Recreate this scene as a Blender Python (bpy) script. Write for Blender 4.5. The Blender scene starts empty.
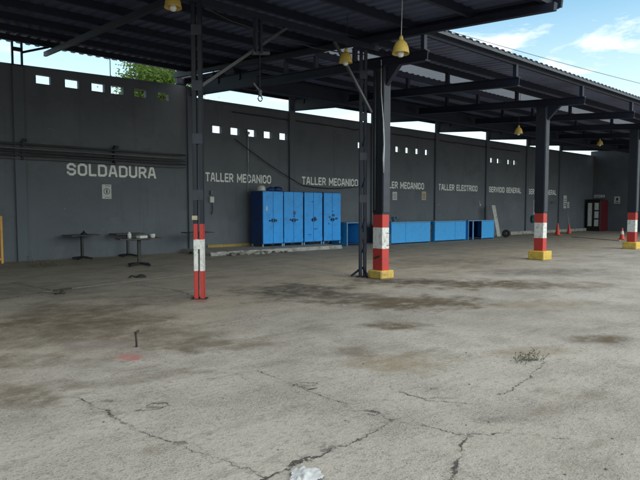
import bpy, bmesh, math, random
from mathutils import Vector, Matrix, noise as mnoise
random.seed(11)
R = math.radians
scene = bpy.context.scene
C = scene.collection

# ------------------------------------------------------------------ camera
CAM = Vector((0, 0, 1.5))
AX, PITCH, FPX = R(50.06), R(3.18), 540.0
cam_d = bpy.data.cameras.new('camera')
cam = bpy.data.objects.new('camera', cam_d)
C.objects.link(cam)
cam.location = CAM
cam.rotation_euler = (R(90) - PITCH, 0, AX - R(90))
cam_d.sensor_width = 36.0
cam_d.lens = 36.0 * FPX / 640.0
cam_d.clip_end = 3000
scene.camera = cam

# ------------------------------------------------------------------ sky and sun
SUN_EL, SUN_AZ = 34.0, 285.0      # azimuth measured counter-clockwise from +X
w = bpy.data.worlds.new('World')
scene.world = w
w.use_nodes = True
nt = w.node_tree
for n in list(nt.nodes):
    nt.nodes.remove(n)
def wn(t, **kw):
    n = nt.nodes.new(t)
    for k, v in kw.items():
        setattr(n, k, v)
    return n
out = wn('ShaderNodeOutputWorld')
bg = wn('ShaderNodeBackground')
sky = wn('ShaderNodeTexSky', sky_type='NISHITA', sun_disc=False)
sky.sun_elevation = R(SUN_EL)
sky.sun_rotation = R(90 - SUN_AZ)
sky.air_density = 1.0
sky.dust_density = 0.6
sky.ozone_density = 2.0
bg.inputs['Strength'].default_value = 0.115
tc = wn('ShaderNodeTexCoord')
mp = wn('ShaderNodeMapping')
mp.inputs['Rotation'].default_value = (0, 0, R(-30))
mp.inputs['Scale'].default_value = (1.3, 2.2, 7.0)
mp.inputs['Location'].default_value = (0.35, 0.2, 0.55)
nz = wn('ShaderNodeTexNoise')
nz.inputs['Scale'].default_value = 1.6
nz.inputs['Detail'].default_value = 9
nz.inputs['Roughness'].default_value = 0.62
nz.inputs['Distortion'].default_value = 0.5
rp = wn('ShaderNodeValToRGB')
rp.color_ramp.elements[0].position = 0.47
rp.color_ramp.elements[0].color = (0, 0, 0, 1)
rp.color_ramp.elements[1].position = 0.66
rp.color_ramp.elements[1].color = (1, 1, 1, 1)
sp = wn('ShaderNodeSeparateXYZ')
mr = wn('ShaderNodeMapRange')           # thicker cloud low down
mr.inputs[1].default_value = 0.36
mr.inputs[2].default_value = 0.0
mr.inputs[3].default_value = 0.0
mr.inputs[4].default_value = 0.85
mx = wn('ShaderNodeMath', operation='MAXIMUM')
tint = wn('ShaderNodeMix', data_type='RGBA', blend_type='MULTIPLY')
tint.inputs[0].default_value = 1.0
tint.inputs[7].default_value = (1.05, 1.50, 1.34, 1)
mixc = wn('ShaderNodeMix', data_type='RGBA')
mixc.inputs[7].default_value = (8.3, 8.4, 8.3, 1)
hi = wn('ShaderNodeMapRange')            # broken overcast added overhead, out of view, to whiten the light
hi.inputs[1].default_value = 0.42
hi.inputs[2].default_value = 0.75
hi.inputs[3].default_value = 0.0
hi.inputs[4].default_value = 0.75
mx2 = wn('ShaderNodeMath', operation='MAXIMUM')
L = nt.links.new
L(tc.outputs['Generated'], mp.inputs['Vector'])
L(mp.outputs['Vector'], nz.inputs['Vector'])
L(nz.outputs['Fac'], rp.inputs['Fac'])
L(tc.outputs['Generated'], sp.inputs['Vector'])
L(sp.outputs['Z'], mr.inputs[0])
L(rp.outputs['Color'], mx.inputs[0])
L(mr.outputs[0], mx.inputs[1])
L(sky.outputs['Color'], tint.inputs[6])
L(tint.outputs[2], mixc.inputs[6])
L(sp.outputs['Z'], hi.inputs[0])
L(mx.outputs[0], mx2.inputs[0])
L(hi.outputs[0], mx2.inputs[1])
L(mx2.outputs[0], mixc.inputs[0])
L(mixc.outputs[2], bg.inputs['Color'])
L(bg.outputs['Background'], out.inputs['Surface'])

sd = bpy.data.lights.new('sun', 'SUN')
sd.energy = 1.5
sd.angle = R(60)
sd.color = (1.0, 0.90, 0.79)
sun = bpy.data.objects.new('sun', sd)
C.objects.link(sun)
dirv = Vector((math.cos(R(SUN_EL)) * math.cos(R(SUN_AZ)), math.cos(R(SUN_EL)) * math.sin(R(SUN_AZ)), math.sin(R(SUN_EL))))
sun.rotation_euler = dirv.to_track_quat('Z', 'Y').to_euler()
sun.location = (0, -10, 30)

scene.view_settings.view_transform = 'Standard'
scene.view_settings.look = 'None'
scene.view_settings.gamma = 1.0
scene.view_settings.exposure = 0.55
scene.view_settings.use_curve_mapping = False

# ------------------------------------------------------------------ pixel rays (photo pixels -> points on real planes)
_F = Vector((math.cos(PITCH) * math.cos(AX), math.cos(PITCH) * math.sin(AX), -math.sin(PITCH)))
_U = Vector((math.sin(PITCH) * math.cos(AX), math.sin(PITCH) * math.sin(AX), math.cos(PITCH)))
_R = Vector((math.sin(AX), -math.cos(AX), 0))
def ray(u, v):
    return _F + _R * ((u - 320) / FPX) + _U * ((240 - v) / FPX)
def onZ(u, v, z=0.0):
    d = ray(u, v); return CAM + d * ((z - CAM.z) / d.z)
def onY(u, v, y):
    d = ray(u, v); return CAM + d * ((y - CAM.y) / d.y)
def onX(u, v, x):
    d = ray(u, v); return CAM + d * ((x - CAM.x) / d.x)

# ------------------------------------------------------------------ materials
def mat(name, col, rough=0.7, metal=0.0, var=0.15, scale=3.0, dirt=None, dirt_amt=0.0, dirt_scale=2.0, bump=0.0, bump_scale=40.0, trans=None):
    m = bpy.data.materials.new(name)
    m.use_nodes = True
    t = m.node_tree
    b = t.nodes['Principled BSDF']
    b.inputs['Roughness'].default_value = rough
    b.inputs['Metallic'].default_value = metal
    co = t.nodes.new('ShaderNodeNewGeometry')
    n = t.nodes.new('ShaderNodeTexNoise')
    n.inputs['Scale'].default_value = scale
    n.inputs['Detail'].default_value = 6
    n.inputs['Roughness'].default_value = 0.6
    t.links.new(co.outputs['Position'], n.inputs['Vector'])
    r = t.nodes.new('ShaderNodeValToRGB')
    lo = tuple(c * (1 - var) for c in col) + (1,)
    hi = tuple(min(1, c * (1 + var)) for c in col) + (1,)
    r.color_ramp.elements[0].position = 0.3; r.color_ramp.elements[0].color = lo
    r.color_ramp.elements[1].position = 0.7; r.color_ramp.elements[1].color = hi
    t.links.new(n.outputs['Fac'], r.inputs['Fac'])
    last = r.outputs['Color']
    if dirt is not None:
        n2 = t.nodes.new('ShaderNodeTexNoise')
        n2.inputs['Scale'].default_value = dirt_scale
        n2.inputs['Detail'].default_value = 8
        n2.inputs['Roughness'].default_value = 0.7
        t.links.new(co.outputs['Position'], n2.inputs['Vector'])
        r2 = t.nodes.new('ShaderNodeValToRGB')
        r2.color_ramp.elements[0].position = 0.52; r2.color_ramp.elements[0].color = (0, 0, 0, 1)
        r2.color_ramp.elements[1].position = 0.68; r2.color_ramp.elements[1].color = (dirt_amt,) * 3 + (1,)
        t.links.new(n2.outputs['Fac'], r2.inputs['Fac'])
        x = t.nodes.new('ShaderNodeMix'); x.data_type = 'RGBA'
        t.links.new(r2.outputs['Color'], x.inputs[0])
        t.links.new(last, x.inputs[6])
        x.inputs[7].default_value = tuple(dirt) + (1,)
        last = x.outputs[2]
    t.links.new(last, b.inputs['Base Color'])
    if bump > 0:
        n3 = t.nodes.new('ShaderNodeTexNoise')
        n3.inputs['Scale'].default_value = bump_scale
        n3.inputs['Detail'].default_value = 4
        t.links.new(co.outputs['Position'], n3.inputs['Vector'])
        bp = t.nodes.new('ShaderNodeBump')
        bp.inputs['Strength'].default_value = bump
        bp.inputs['Distance'].default_value = 0.01
        t.links.new(n3.outputs['Fac'], bp.inputs['Height'])
        t.links.new(bp.outputs['Normal'], b.inputs['Normal'])
    if trans:
        tr = t.nodes.new('ShaderNodeBsdfTranslucent')
        tr.inputs['Color'].default_value = tuple(trans) + (1,)
        ad = t.nodes.new('ShaderNodeMixShader')
        ad.inputs[0].default_value = 0.5
        t.links.new(b.outputs[0], ad.inputs[1]); t.links.new(tr.outputs[0], ad.inputs[2])
        t.links.new(ad.outputs[0], t.nodes['Material Output'].inputs['Surface'])
    return m

def banded(name, bands, scuff=0.5):
    """paint in horizontal bands up the shaft: bands = [(z_from, colour), ...] in metres above the ground"""
    m = bpy.data.materials.new(name); m.use_nodes = True
    t = m.node_tree; b = t.nodes['Principled BSDF']
    b.inputs['Roughness'].default_value = 0.5
    g = t.nodes.new('ShaderNodeNewGeometry')
    s = t.nodes.new('ShaderNodeSeparateXYZ')
    t.links.new(g.outputs['Position'], s.inputs[0])
    nn = t.nodes.new('ShaderNodeTexNoise'); nn.inputs['Scale'].default_value = 25; nn.inputs['Detail'].default_value = 3
    t.links.new(g.outputs['Position'], nn.inputs['Vector'])
    ma = t.nodes.new('ShaderNodeMath'); ma.operation = 'MULTIPLY_ADD'
    ma.inputs[1].default_value = 0.03
    t.links.new(nn.outputs['Fac'], ma.inputs[0]); t.links.new(s.outputs['Z'], ma.inputs[2])
    mrn = t.nodes.new('ShaderNodeMapRange'); mrn.inputs[1].default_value = 0; mrn.inputs[2].default_value = 2.0
    t.links.new(ma.outputs[0], mrn.inputs[0])
    r = t.nodes.new('ShaderNodeValToRGB'); r.color_ramp.interpolation = 'CONSTANT'
    e = r.color_ramp.elements
    while len(e) < len(bands): e.new(0.5)
    for i, (z, c) in enumerate(bands):
        e[i].position = z / 2.0; e[i].color = tuple(c) + (1,)
    t.links.new(mrn.outputs[0], r.inputs['Fac'])
    n2 = t.nodes.new('ShaderNodeTexNoise'); n2.inputs['Scale'].default_value = 12; n2.inputs['Detail'].default_value = 7; n2.inputs['Roughness'].default_value = 0.75
    t.links.new(g.outputs['Position'], n2.inputs['Vector'])
    r2 = t.nodes.new('ShaderNodeValToRGB')
    r2.color_ramp.elements[0].position = 0.48; r2.color_ramp.elements[0].color = (0, 0, 0, 1)
    r2.color_ramp.elements[1].position = 0.66; r2.color_ramp.elements[1].color = (scuff,) * 3 + (1,)
    t.links.new(n2.outputs['Fac'], r2.inputs['Fac'])
    x = t.nodes.new('ShaderNodeMix'); x.data_type = 'RGBA'; x.inputs[7].default_value = (0.09, 0.075, 0.065, 1)
    lt = t.nodes.new('ShaderNodeMath'); lt.operation = 'LESS_THAN'; lt.inputs[1].default_value = bands[-1][0]
    t.links.new(ma.outputs[0], lt.inputs[0])
    mu = t.nodes.new('ShaderNodeMath'); mu.operation = 'MULTIPLY'
    t.links.new(r2.outputs['Color'], mu.inputs[0]); t.links.new(lt.outputs[0], mu.inputs[1])
    t.links.new(mu.outputs[0], x.inputs[0]); t.links.new(r.outputs['Color'], x.inputs[6])
    t.links.new(x.outputs[2], b.inputs['Base Color'])
    return m

NAVY = (0.012, 0.014, 0.022)
RED = (0.50, 0.035, 0.028)
WHITE = (0.72, 0.71, 0.68)
M = {}
def wall_mat():
    m = mat('grey_wall_paint', (0.120, 0.134, 0.158), 0.75, var=0.10, scale=0.6, dirt=(0.085, 0.098, 0.115), dirt_amt=0.65, dirt_scale=0.9)
    t = m.node_tree; b = t.nodes['Principled BSDF']
    g = t.nodes.new('ShaderNodeNewGeometry'); P = g.outputs['Position']
    def nz_(scale, det, loc=(0, 0, 0), k=(1, 1, 1)):
        mpn = t.nodes.new('ShaderNodeMapping'); mpn.inputs['Scale'].default_value = k; mpn.inputs['Location'].default_value = loc
        t.links.new(P, mpn.inputs['Vector'])
        n = t.nodes.new('ShaderNodeTexNoise'); n.inputs['Scale'].default_value = scale; n.inputs['Detail'].default_value = det; n.inputs['Roughness'].default_value = 0.65
        t.links.new(mpn.outputs[0], n.inputs['Vector']); return n.outputs['Fac']
    def rm(f, a, c, v):
        r = t.nodes.new('ShaderNodeMapRange'); r.inputs[1].default_value = a; r.inputs[2].default_value = c; r.inputs[4].default_value = v
        t.links.new(f, r.inputs[0]); return r.outputs[0]
    def mx_(f, col):
        src = b.inputs['Base Color'].links[0].from_socket
        x = t.nodes.new('ShaderNodeMix'); x.data_type = 'RGBA'; x.inputs[7].default_value = col + (1,)
        t.links.new(f, x.inputs[0]); t.links.new(src, x.inputs[6]); t.links.new(x.outputs[2], b.inputs['Base Color'])
    mx_(rm(nz_(1.0, 5, k=(5.0, 1, 0.35)), 0.56, 0.74, 0.45), (0.075, 0.085, 0.098))      # run-off drips
    mx_(rm(nz_(0.8, 3, (7, 3, 1)), 0.60, 0.63, 0.35), (0.15, 0.165, 0.19))               # touched-up paint patches
    mx_(rm(nz_(5.0, 3, (2, 8, 5), (0.6, 1, 1.6)), 0.735, 0.76, 0.8), (0.34, 0.34, 0.33))    # scrapes down to the render
    # block courses showing faintly through the render
    cx = t.nodes.new('ShaderNodeCombineXYZ'); sx = t.nodes.new('ShaderNodeSeparateXYZ')
    t.links.new(P, sx.inputs[0]); t.links.new(sx.outputs['X'], cx.inputs['X']); t.links.new(sx.outputs['Z'], cx.inputs['Y'])
    br_ = t.nodes.new('ShaderNodeTexBrick'); br_.inputs['Scale'].default_value = 1.0; br_.inputs['Brick Width'].default_value = 0.4; br_.inputs['Row Height'].default_value = 0.2
    br_.inputs['Mortar Size'].default_value = 0.008; br_.inputs['Mortar Smooth'].default_value = 0.6
    t.links.new(cx.outputs[0], br_.inputs['Vector'])
    ad = t.nodes.new('ShaderNodeMath'); ad.operation = 'MULTIPLY_ADD'; ad.inputs[1].default_value = -0.35
    t.links.new(br_.outputs['Fac'], ad.inputs[0]); t.links.new(nz_(16, 4), ad.inputs[2])
    bp = t.nodes.new('ShaderNodeBump'); bp.inputs['Strength'].default_value = 0.35; bp.inputs['Distance'].default_value = 0.012
    t.links.new(ad.outputs[0], bp.inputs['Height']); t.links.new(bp.outputs['Normal'], b.inputs['Normal'])
    return m
M['wall'] = wall_mat()
M['pilaster'] = mat('grey_pilaster_paint', (0.108, 0.124, 0.15), 0.75, var=0.08, scale=0.7, bump=0.2, bump_scale=18)
M['steel'] = mat('dark_painted_steel', (0.007, 0.010, 0.026), 0.6, var=0.25, scale=4, dirt=(0.03, 0.025, 0.022), dirt_amt=0.4, dirt_scale=6)
M['steel_grey'] = mat('grey_painted_steel', (0.06, 0.062, 0.07), 0.5, var=0.2, scale=5, dirt=(0.04, 0.03, 0.025), dirt_amt=0.4)
M['flange'] = mat('dull_navy_steel', (0.032, 0.036, 0.05), 0.55, var=0.25, scale=5)
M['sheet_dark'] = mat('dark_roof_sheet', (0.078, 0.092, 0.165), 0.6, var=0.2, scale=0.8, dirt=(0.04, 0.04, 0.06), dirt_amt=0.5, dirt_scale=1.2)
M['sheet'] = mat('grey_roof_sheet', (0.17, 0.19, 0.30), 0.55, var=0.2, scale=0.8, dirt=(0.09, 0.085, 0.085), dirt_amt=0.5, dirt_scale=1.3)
M['skylight'] = mat('milky_skylight_sheet', (0.38, 0.40, 0.42), 0.5, var=0.15, scale=1.5, dirt=(0.16, 0.16, 0.16), dirt_amt=0.6, dirt_scale=1.0, trans=(0.20, 0.215, 0.245))
M['column'] = banded('banded_column_paint', [(0.0, RED), (0.67, WHITE), (1.13, RED), (1.41, NAVY)], 0.6)
M['lattice_paint'] = banded('banded_lattice_paint', [(0.0, RED), (0.49, WHITE), (1.02, RED), (1.28, NAVY)], 0.5)
M['yellow'] = mat('yellow_plinth_paint', (0.62, 0.42, 0.07), 0.7, var=0.2, scale=6, dirt=(0.2, 0.16, 0.1), dirt_amt=0.8, dirt_scale=7, bump=0.4)
M['yellow_worn'] = mat('worn_yellow_plinth_paint', (0.55, 0.38, 0.09), 0.8, var=0.25, scale=5, dirt=(0.16, 0.12, 0.085), dirt_amt=0.95, dirt_scale=3.5, bump=0.5)
M['yellow_steel'] = mat('yellow_steel_paint', (0.66, 0.33, 0.05), 0.5, var=0.15, scale=6)
M['locker'] = mat('blue_locker_paint', (0.002, 0.325, 0.90), 0.42, var=0.08, scale=2.5, dirt=(0.008, 0.17, 0.48), dirt_amt=0.55, dirt_scale=4, bump=0.35, bump_scale=2.5)
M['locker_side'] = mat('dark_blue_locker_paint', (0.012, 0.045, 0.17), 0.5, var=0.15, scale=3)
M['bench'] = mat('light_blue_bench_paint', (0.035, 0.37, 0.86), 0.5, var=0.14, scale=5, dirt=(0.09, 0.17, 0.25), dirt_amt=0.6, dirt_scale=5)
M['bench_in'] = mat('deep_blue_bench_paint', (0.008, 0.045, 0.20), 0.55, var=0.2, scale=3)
M['bench_edge'] = mat('pale_blue_trim_paint', (0.16, 0.34, 0.55), 0.5, var=0.2, scale=8)
M['black'] = mat('black_metal', (0.012, 0.012, 0.013), 0.5, var=0.3, scale=8)
M['rubber'] = mat('black_rubber', (0.016, 0.016, 0.016), 0.85, var=0.3, scale=12, bump=0.4)
M['tabletop'] = mat('worn_dark_tabletop', (0.055, 0.053, 0.05), 0.5, var=0.35, scale=9, dirt=(0.2, 0.19, 0.17), dirt_amt=0.7, dirt_scale=8)
M['white'] = mat('white_paint', (0.62, 0.62, 0.60), 0.6, var=0.1, scale=10, dirt=(0.35, 0.34, 0.32), dirt_amt=0.4)
M['letter'] = mat('white_letter_paint', (0.86, 0.87, 0.86), 0.7, var=0.08, scale=7, dirt=(0.40, 0.41, 0.42), dirt_amt=0.5, dirt_scale=8)
M['paper'] = mat('white_notice_paper', (0.55, 0.56, 0.56), 0.7, var=0.06, scale=10)
M['paper_beige'] = mat('beige_notice_paper', (0.46, 0.38, 0.28), 0.7, var=0.1, scale=10)
M['ink'] = mat('black_ink', (0.02, 0.02, 0.022), 0.6, var=0.1)
M['board'] = mat('dirty_white_board', (0.45, 0.45, 0.43), 0.6, var=0.15, scale=5, dirt=(0.2, 0.19, 0.17), dirt_amt=0.6, dirt_scale=6)
M['lamp'] = mat('yellow_lamp_enamel', (0.60, 0.42, 0.09), 0.45, var=0.25, scale=14, dirt=(0.25, 0.15, 0.05), dirt_amt=0.7, dirt_scale=14)
M['bulb'] = mat('frosted_bulb_glass', (0.72, 0.72, 0.68), 0.25, var=0.03)
M['cable'] = mat('black_cable', (0.014, 0.014, 0.016), 0.6, var=0.2)
M['cord'] = mat('pale_cord', (0.42, 0.44, 0.45), 0.8, var=0.25, scale=12)
M['pipe'] = mat('dark_grey_pipe', (0.04, 0.044, 0.05), 0.5, var=0.2, scale=4)
M['pipe_light'] = mat('grey_pipe', (0.11, 0.115, 0.12), 0.5, var=0.2, scale=4)
M['kerb'] = mat('pale_kerb_concrete', (0.36, 0.345, 0.315), 0.9, var=0.25, scale=5, dirt=(0.09, 0.08, 0.07), dirt_amt=0.9, dirt_scale=3.5, bump=0.8, bump_scale=15)
M['kerb_dark'] = mat('broken_concrete', (0.13, 0.12, 0.11), 0.95, var=0.5, scale=9, bump=1.0, bump_scale=12)
M['kerb_yellow'] = mat('faded_yellow_line_paint', (0.38, 0.26, 0.07), 0.8, var=0.3, scale=8, dirt=(0.16, 0.13, 0.1), dirt_amt=0.8, dirt_scale=4)
M['crack'] = mat('dark_crack_fill', (0.06, 0.055, 0.047), 1.0, var=0.5, scale=20)
M['joint'] = mat('pale_joint_mortar', (0.33, 0.31, 0.285), 0.95, var=0.25, scale=5, dirt=(0.15, 0.13, 0.11), dirt_amt=0.9, dirt_scale=3)
M['cone'] = mat('red_cone_plastic', (0.62, 0.06, 0.03), 0.5, var=0.12, scale=8)
M['cooler_red'] = mat('red_cooler_paint', (0.12, 0.009, 0.015), 0.5, var=0.12, scale=5)
M['cooler_shelf'] = mat('pale_cooler_goods', (0.66, 0.66, 0.63), 0.5, var=0.25, scale=14)
M['teal'] = mat('teal_cloth', (0.02, 0.10, 0.10), 0.9, var=0.3, scale=12)
M['twig'] = mat('dry_twigs', (0.10, 0.085, 0.06), 0.95, var=0.4, scale=20)
M['weed'] = mat('dull_weed_leaf', (0.13, 0.125, 0.085), 0.8, var=0.4, scale=20)
M['bark'] = mat('tree_bark', (0.12, 0.09, 0.065), 0.95, var=0.3, scale=6, bump=0.6)
M['leaf'] = mat('tree_leaf', (0.085, 0.15, 0.03), 0.6, var=0.45, scale=1.4, trans=(0.20, 0.30, 0.05))
M['plastic'] = mat('white_plastic_film', (0.52, 0.53, 0.53), 0.35, var=0.06, scale=20)
M['rust'] = mat('rusty_iron', (0.035, 0.027, 0.022), 0.85, var=0.4, scale=25)
M['tool_blue'] = mat('grey_blue_machine', (0.06, 0.13, 0.19), 0.5, var=0.3, scale=12)

# ------------------------------------------------------------------ mesh helpers
class MB:
    def __init__(self):
        self.bm = bmesh.new()
    def box(self, c, s, rot=None, bevel=0.0):
        r = bmesh.ops.create_cube(self.bm, size=1.0)
        vs = r['verts']
        bmesh.ops.scale(self.bm, vec=s, verts=vs)
        if bevel > 0:
            es = list({e for v in vs for e in v.link_edges})
            rb = bmesh.ops.bevel(self.bm, geom=es, offset=bevel, segments=1, affect='EDGES', profile=0.5)
            vs = list({v for f in rb['faces'] for v in f.verts} | {v for v in vs if v.is_valid})
        if rot is not None:
            bmesh.ops.rotate(self.bm, cent=(0, 0, 0), matrix=rot, verts=vs)
        bmesh.ops.translate(self.bm, vec=c, verts=vs)
        return self
    def bar(self, a, b, wd, ht, bevel=0.0):
        """rectangular bar from a to b; wd sideways, ht 'up'"""
        a, b = Vector(a), Vector(b)
        d = b - a
        x = d.normalized()
        up = Vector((0, 0, 1)) if abs(x.z) < 0.95 else Vector((0, 1, 0))
        y = up.cross(x).normalized(); z = x.cross(y)
        m = Matrix((x, y, z)).transposed()
        return self.box((a + b) / 2, (d.length, wd, ht), m, bevel)
    def tube(self, pts, r, n=8, caps=True):
        pts = [Vector(p) for p in pts]
        rings = []
        for i, p in enumerate(pts):
            d = (pts[min(i + 1, len(pts) - 1)] - pts[max(i - 1, 0)]).normalized()
            up = Vector((0, 0, 1)) if abs(d.z) < 0.9 else Vector((1, 0, 0))
            x = d.cross(up).normalized(); y = d.cross(x)
            rr = r[i] if isinstance(r, (list, tuple)) else r
            rings.append([self.bm.verts.new(p + (x * math.cos(k * 2 * math.pi / n) + y * math.sin(k * 2 * math.pi / n)) * rr) for k in range(n)])
        for a, b in zip(rings, rings[1:]):
            for k in range(n):
                f = self.bm.faces.new((a[k], a[(k + 1) % n], b[(k + 1) % n], b[k])); f.smooth = n > 6
        if caps:
            self.bm.faces.new(rings[0]); self.bm.faces.new(list(reversed(rings[-1])))
        return self
    def lathe(self, prof, c=(0, 0, 0), n=24):
        c = Vector(c)
        rings = []
        for r, z in prof:
            if r < 1e-5:
                rings.append([self.bm.verts.new(c + Vector((0, 0, z)))])
            else:
                rings.append([self.bm.verts.new(c + Vector((r * math.cos(k * 2 * math.pi / n), r * math.sin(k * 2 * math.pi / n), z))) for k in range(n)])
        for a, b in zip(rings, rings[1:]):
            for k in range(n):
                k2 = (k + 1) % n
                vs = [a[k % len(a)], a[k2 % len(a)], b[k2 % len(b)], b[k % len(b)]]
                u = []
                for v in vs:
                    if v not in u: u.append(v)
                if len(u) > 2:
                    f = self.bm.faces.new(u); f.smooth = True
        return self
    def poly(self, pts):
        return self.bm.faces.new([self.bm.verts.new(p) for p in pts])
    def prism(self, pts, vec):
        """closed solid: polygon pts swept along vec"""
        vec = Vector(vec)
        a = [self.bm.verts.new(p) for p in pts]
        b = [self.bm.verts.new(Vector(p) + vec) for p in pts]
        self.bm.faces.new(a); self.bm.faces.new(list(reversed(b)))
        for i in range(len(a)):
            j = (i + 1) % len(a)
            self.bm.faces.new((a[i], b[i], b[j], a[j]))
        return self
    def build(self, name, m, parent=None, origin=None):
        bm = self.bm
        bmesh.ops.recalc_face_normals(bm, faces=bm.faces[:])
        if origin is not None:
            bmesh.ops.translate(bm, vec=-Vector(origin), verts=bm.verts[:])
        me = bpy.data.meshes.new(name)
        bm.to_mesh(me); bm.free()
        me.materials.append(m)
        o = bpy.data.objects.new(name, me)
        C.objects.link(o)
        if origin is not None: o.location = origin
        if parent: o.parent = parent
        return o

def tag(o, label, cat, group=None, kind=None):
    o['label'] = label; o['category'] = cat
    if group: o['group'] = group
    if kind: o['kind'] = kind
    return o
def struct(o, kind='structure'):
    o['kind'] = kind
    return o
def thing(name, label, cat, loc=(0, 0, 0), rz=0, group=None):
    o = bpy.data.objects.new(name, None); C.objects.link(o)
    o.empty_display_size = 0.2
    o.location = loc; o.rotation_euler = (0, 0, rz)
    return tag(o, label, cat, group)
def copy_tree(o, parent=None):
    c = o.copy(); C.objects.link(c)
    if parent: c.parent = parent
    for ch in list(o.children):
        copy_tree(ch, c)
    return c

# painted block capitals, each letter a set of strokes on a 1-high grid: list of (points, closed)
_c = 0.16
GLYPH = {
 'O': (.60, [([(_c, 0), (.6 - _c, 0), (.6, _c), (.6, 1 - _c), (.6 - _c, 1), (_c, 1), (0, 1 - _c), (0, _c)], True)]),
 'C': (.56, [([(.56, .30), (.56, _c), (.56 - _c, 0), (_c, 0), (0, _c), (0, 1 - _c), (_c, 1), (.56 - _c, 1), (.56, 1 - _c), (.56, .70)], False)]),
 'G': (.58, [([(.34, .46), (.58, .46), (.58, _c), (.58 - _c, 0), (_c, 0), (0, _c), (0, 1 - _c), (_c, 1), (.58 - _c, 1), (.58, 1 - _c), (.58, .72)], False)]),
 'S': (.56, [([(0, _c + .02), (0, _c), (_c, 0), (.56 - _c, 0), (.56, _c), (.56, .5 - _c * .8), (.56 - _c, .5), (_c, .5), (0, .5 + _c * .8), (0, 1 - _c), (_c, 1), (.56 - _c, 1), (.56, 1 - _c), (.56, 1 - _c - .02)], False)]),
 'L': (.46, [([(0, 1), (0, 0), (.46, 0)], False)]),
 'D': (.60, [([(0, 0), (.6 - _c, 0), (.6, _c), (.6, 1 - _c), (.6 - _c, 1), (0, 1)], True)]),
 'A': (.60, [([(0, 0), (0.20, 1), (.40, 1), (.60, 0)], False), ([(.09, .30), (.51, .30)], False)]),
 'U': (.58, [([(0, 1), (0, _c), (_c, 0), (.58 - _c, 0), (.58, _c), (.58, 1)], False)]),
 'R': (.56, [([(0, 0), (0, 1), (.56 - _c, 1), (.56, 1 - _c), (.56, .5 + _c), (.56 - _c, .46), (0, .46)], False), ([(.30, .46), (.56, 0)], False)]),
 'T': (.54, [([(0, 1), (.54, 1)], False), ([(.27, 1), (.27, 0)], False)]),
 'E': (.48, [([(.48, 0), (0, 0), (0, 1), (.48, 1)], False), ([(0, .5), (.42, .5)], False)]),
 'M': (.74, [([(0, 0), (0, 1)], False), ([(.74, 0), (.74, 1)], False), ([(0, 1), (.37, .25), (.74, 1)], False)]),
 'N': (.60, [([(0, 0), (0, 1)], False), ([(.6, 0), (.6, 1)], False), ([(0, 1), (.6, 0)], False)]),
 'I': (.0, [([(0, 0), (0, 1)], False)]),
 'V': (.58, [([(0, 1), (.29, 0), (.58, 1)], False)]),
 'F': (.48, [([(0, 0), (0, 1), (.48, 1)], False), ([(0, .5), (.40, .5)], False)]),
}
def text_part(body, x0, x1, zc, h, y, m, name, face='-Y', xplane=None, th=0.185):
    """painted capitals a few millimetres proud of the wall, spanning x0..x1, height h centred on zc"""
    segs = []; cur = 0.0
    for ch in body:
        if ch == ' ': cur += 0.55; continue
        wd, strokes = GLYPH[ch]
        for pts, closed in strokes:
            q = [(cur + px + th / 2, py * (1 - th) + th / 2) for px, py in pts]
            pairs = list(zip(q, q[1:])) + ([(q[-1], q[0])] if closed else [])
            for k, (a, b) in enumerate(pairs):
                segs.append((a, b, closed or k > 0, closed or k < len(pairs) - 1))
        cur += wd + th + 0.13
    total = cur - 0.13
    sx = (x1 - x0) / total
    mb = MB(); bm = mb.bm
    for k, (a, b, ja, jb) in enumerate(segs):
        A, B = Vector(a), Vector(b); d = (B - A).normalized(); nrm = Vector((-d.y, d.x)) * th / 2
        A = A - d * th * 0.22 if ja else A - d * (th / 2)
        B = B + d * th * 0.22 if jb else B + d * (th / 2)
        off = 0.003 + 0.0004 * (k % 6)
        vs = []
        for p in (A + nrm, A - nrm, B - nrm, B + nrm):
            X = x0 + p.x * sx; Z = zc + (min(1, max(0, p.y)) - 0.5) * h
            vs.append(bm.verts.new((X, y - off, Z) if face == '-Y' else (xplane - off, -X, Z)))
        f = bm.faces.new(vs)
    me = bpy.data.meshes.new(name); bm.to_mesh(me); bm.free(); me.materials.append(m)
    o = bpy.data.objects.new(name, me); C.objects.link(o)
    return o

WY = 17.7            # front face of the long wall
XE = 41.0            # end wall
WT = 0.2
CY = 8.25            # column row
def zl(y): return 5.30 + 0.108 * (y - 8.25)      # underside level of left roof sheet (edge channel bottom a little lower)
def zr(y): return 5.14 + 0.088 * (y - 7.0)       # right roof sheet

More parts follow.
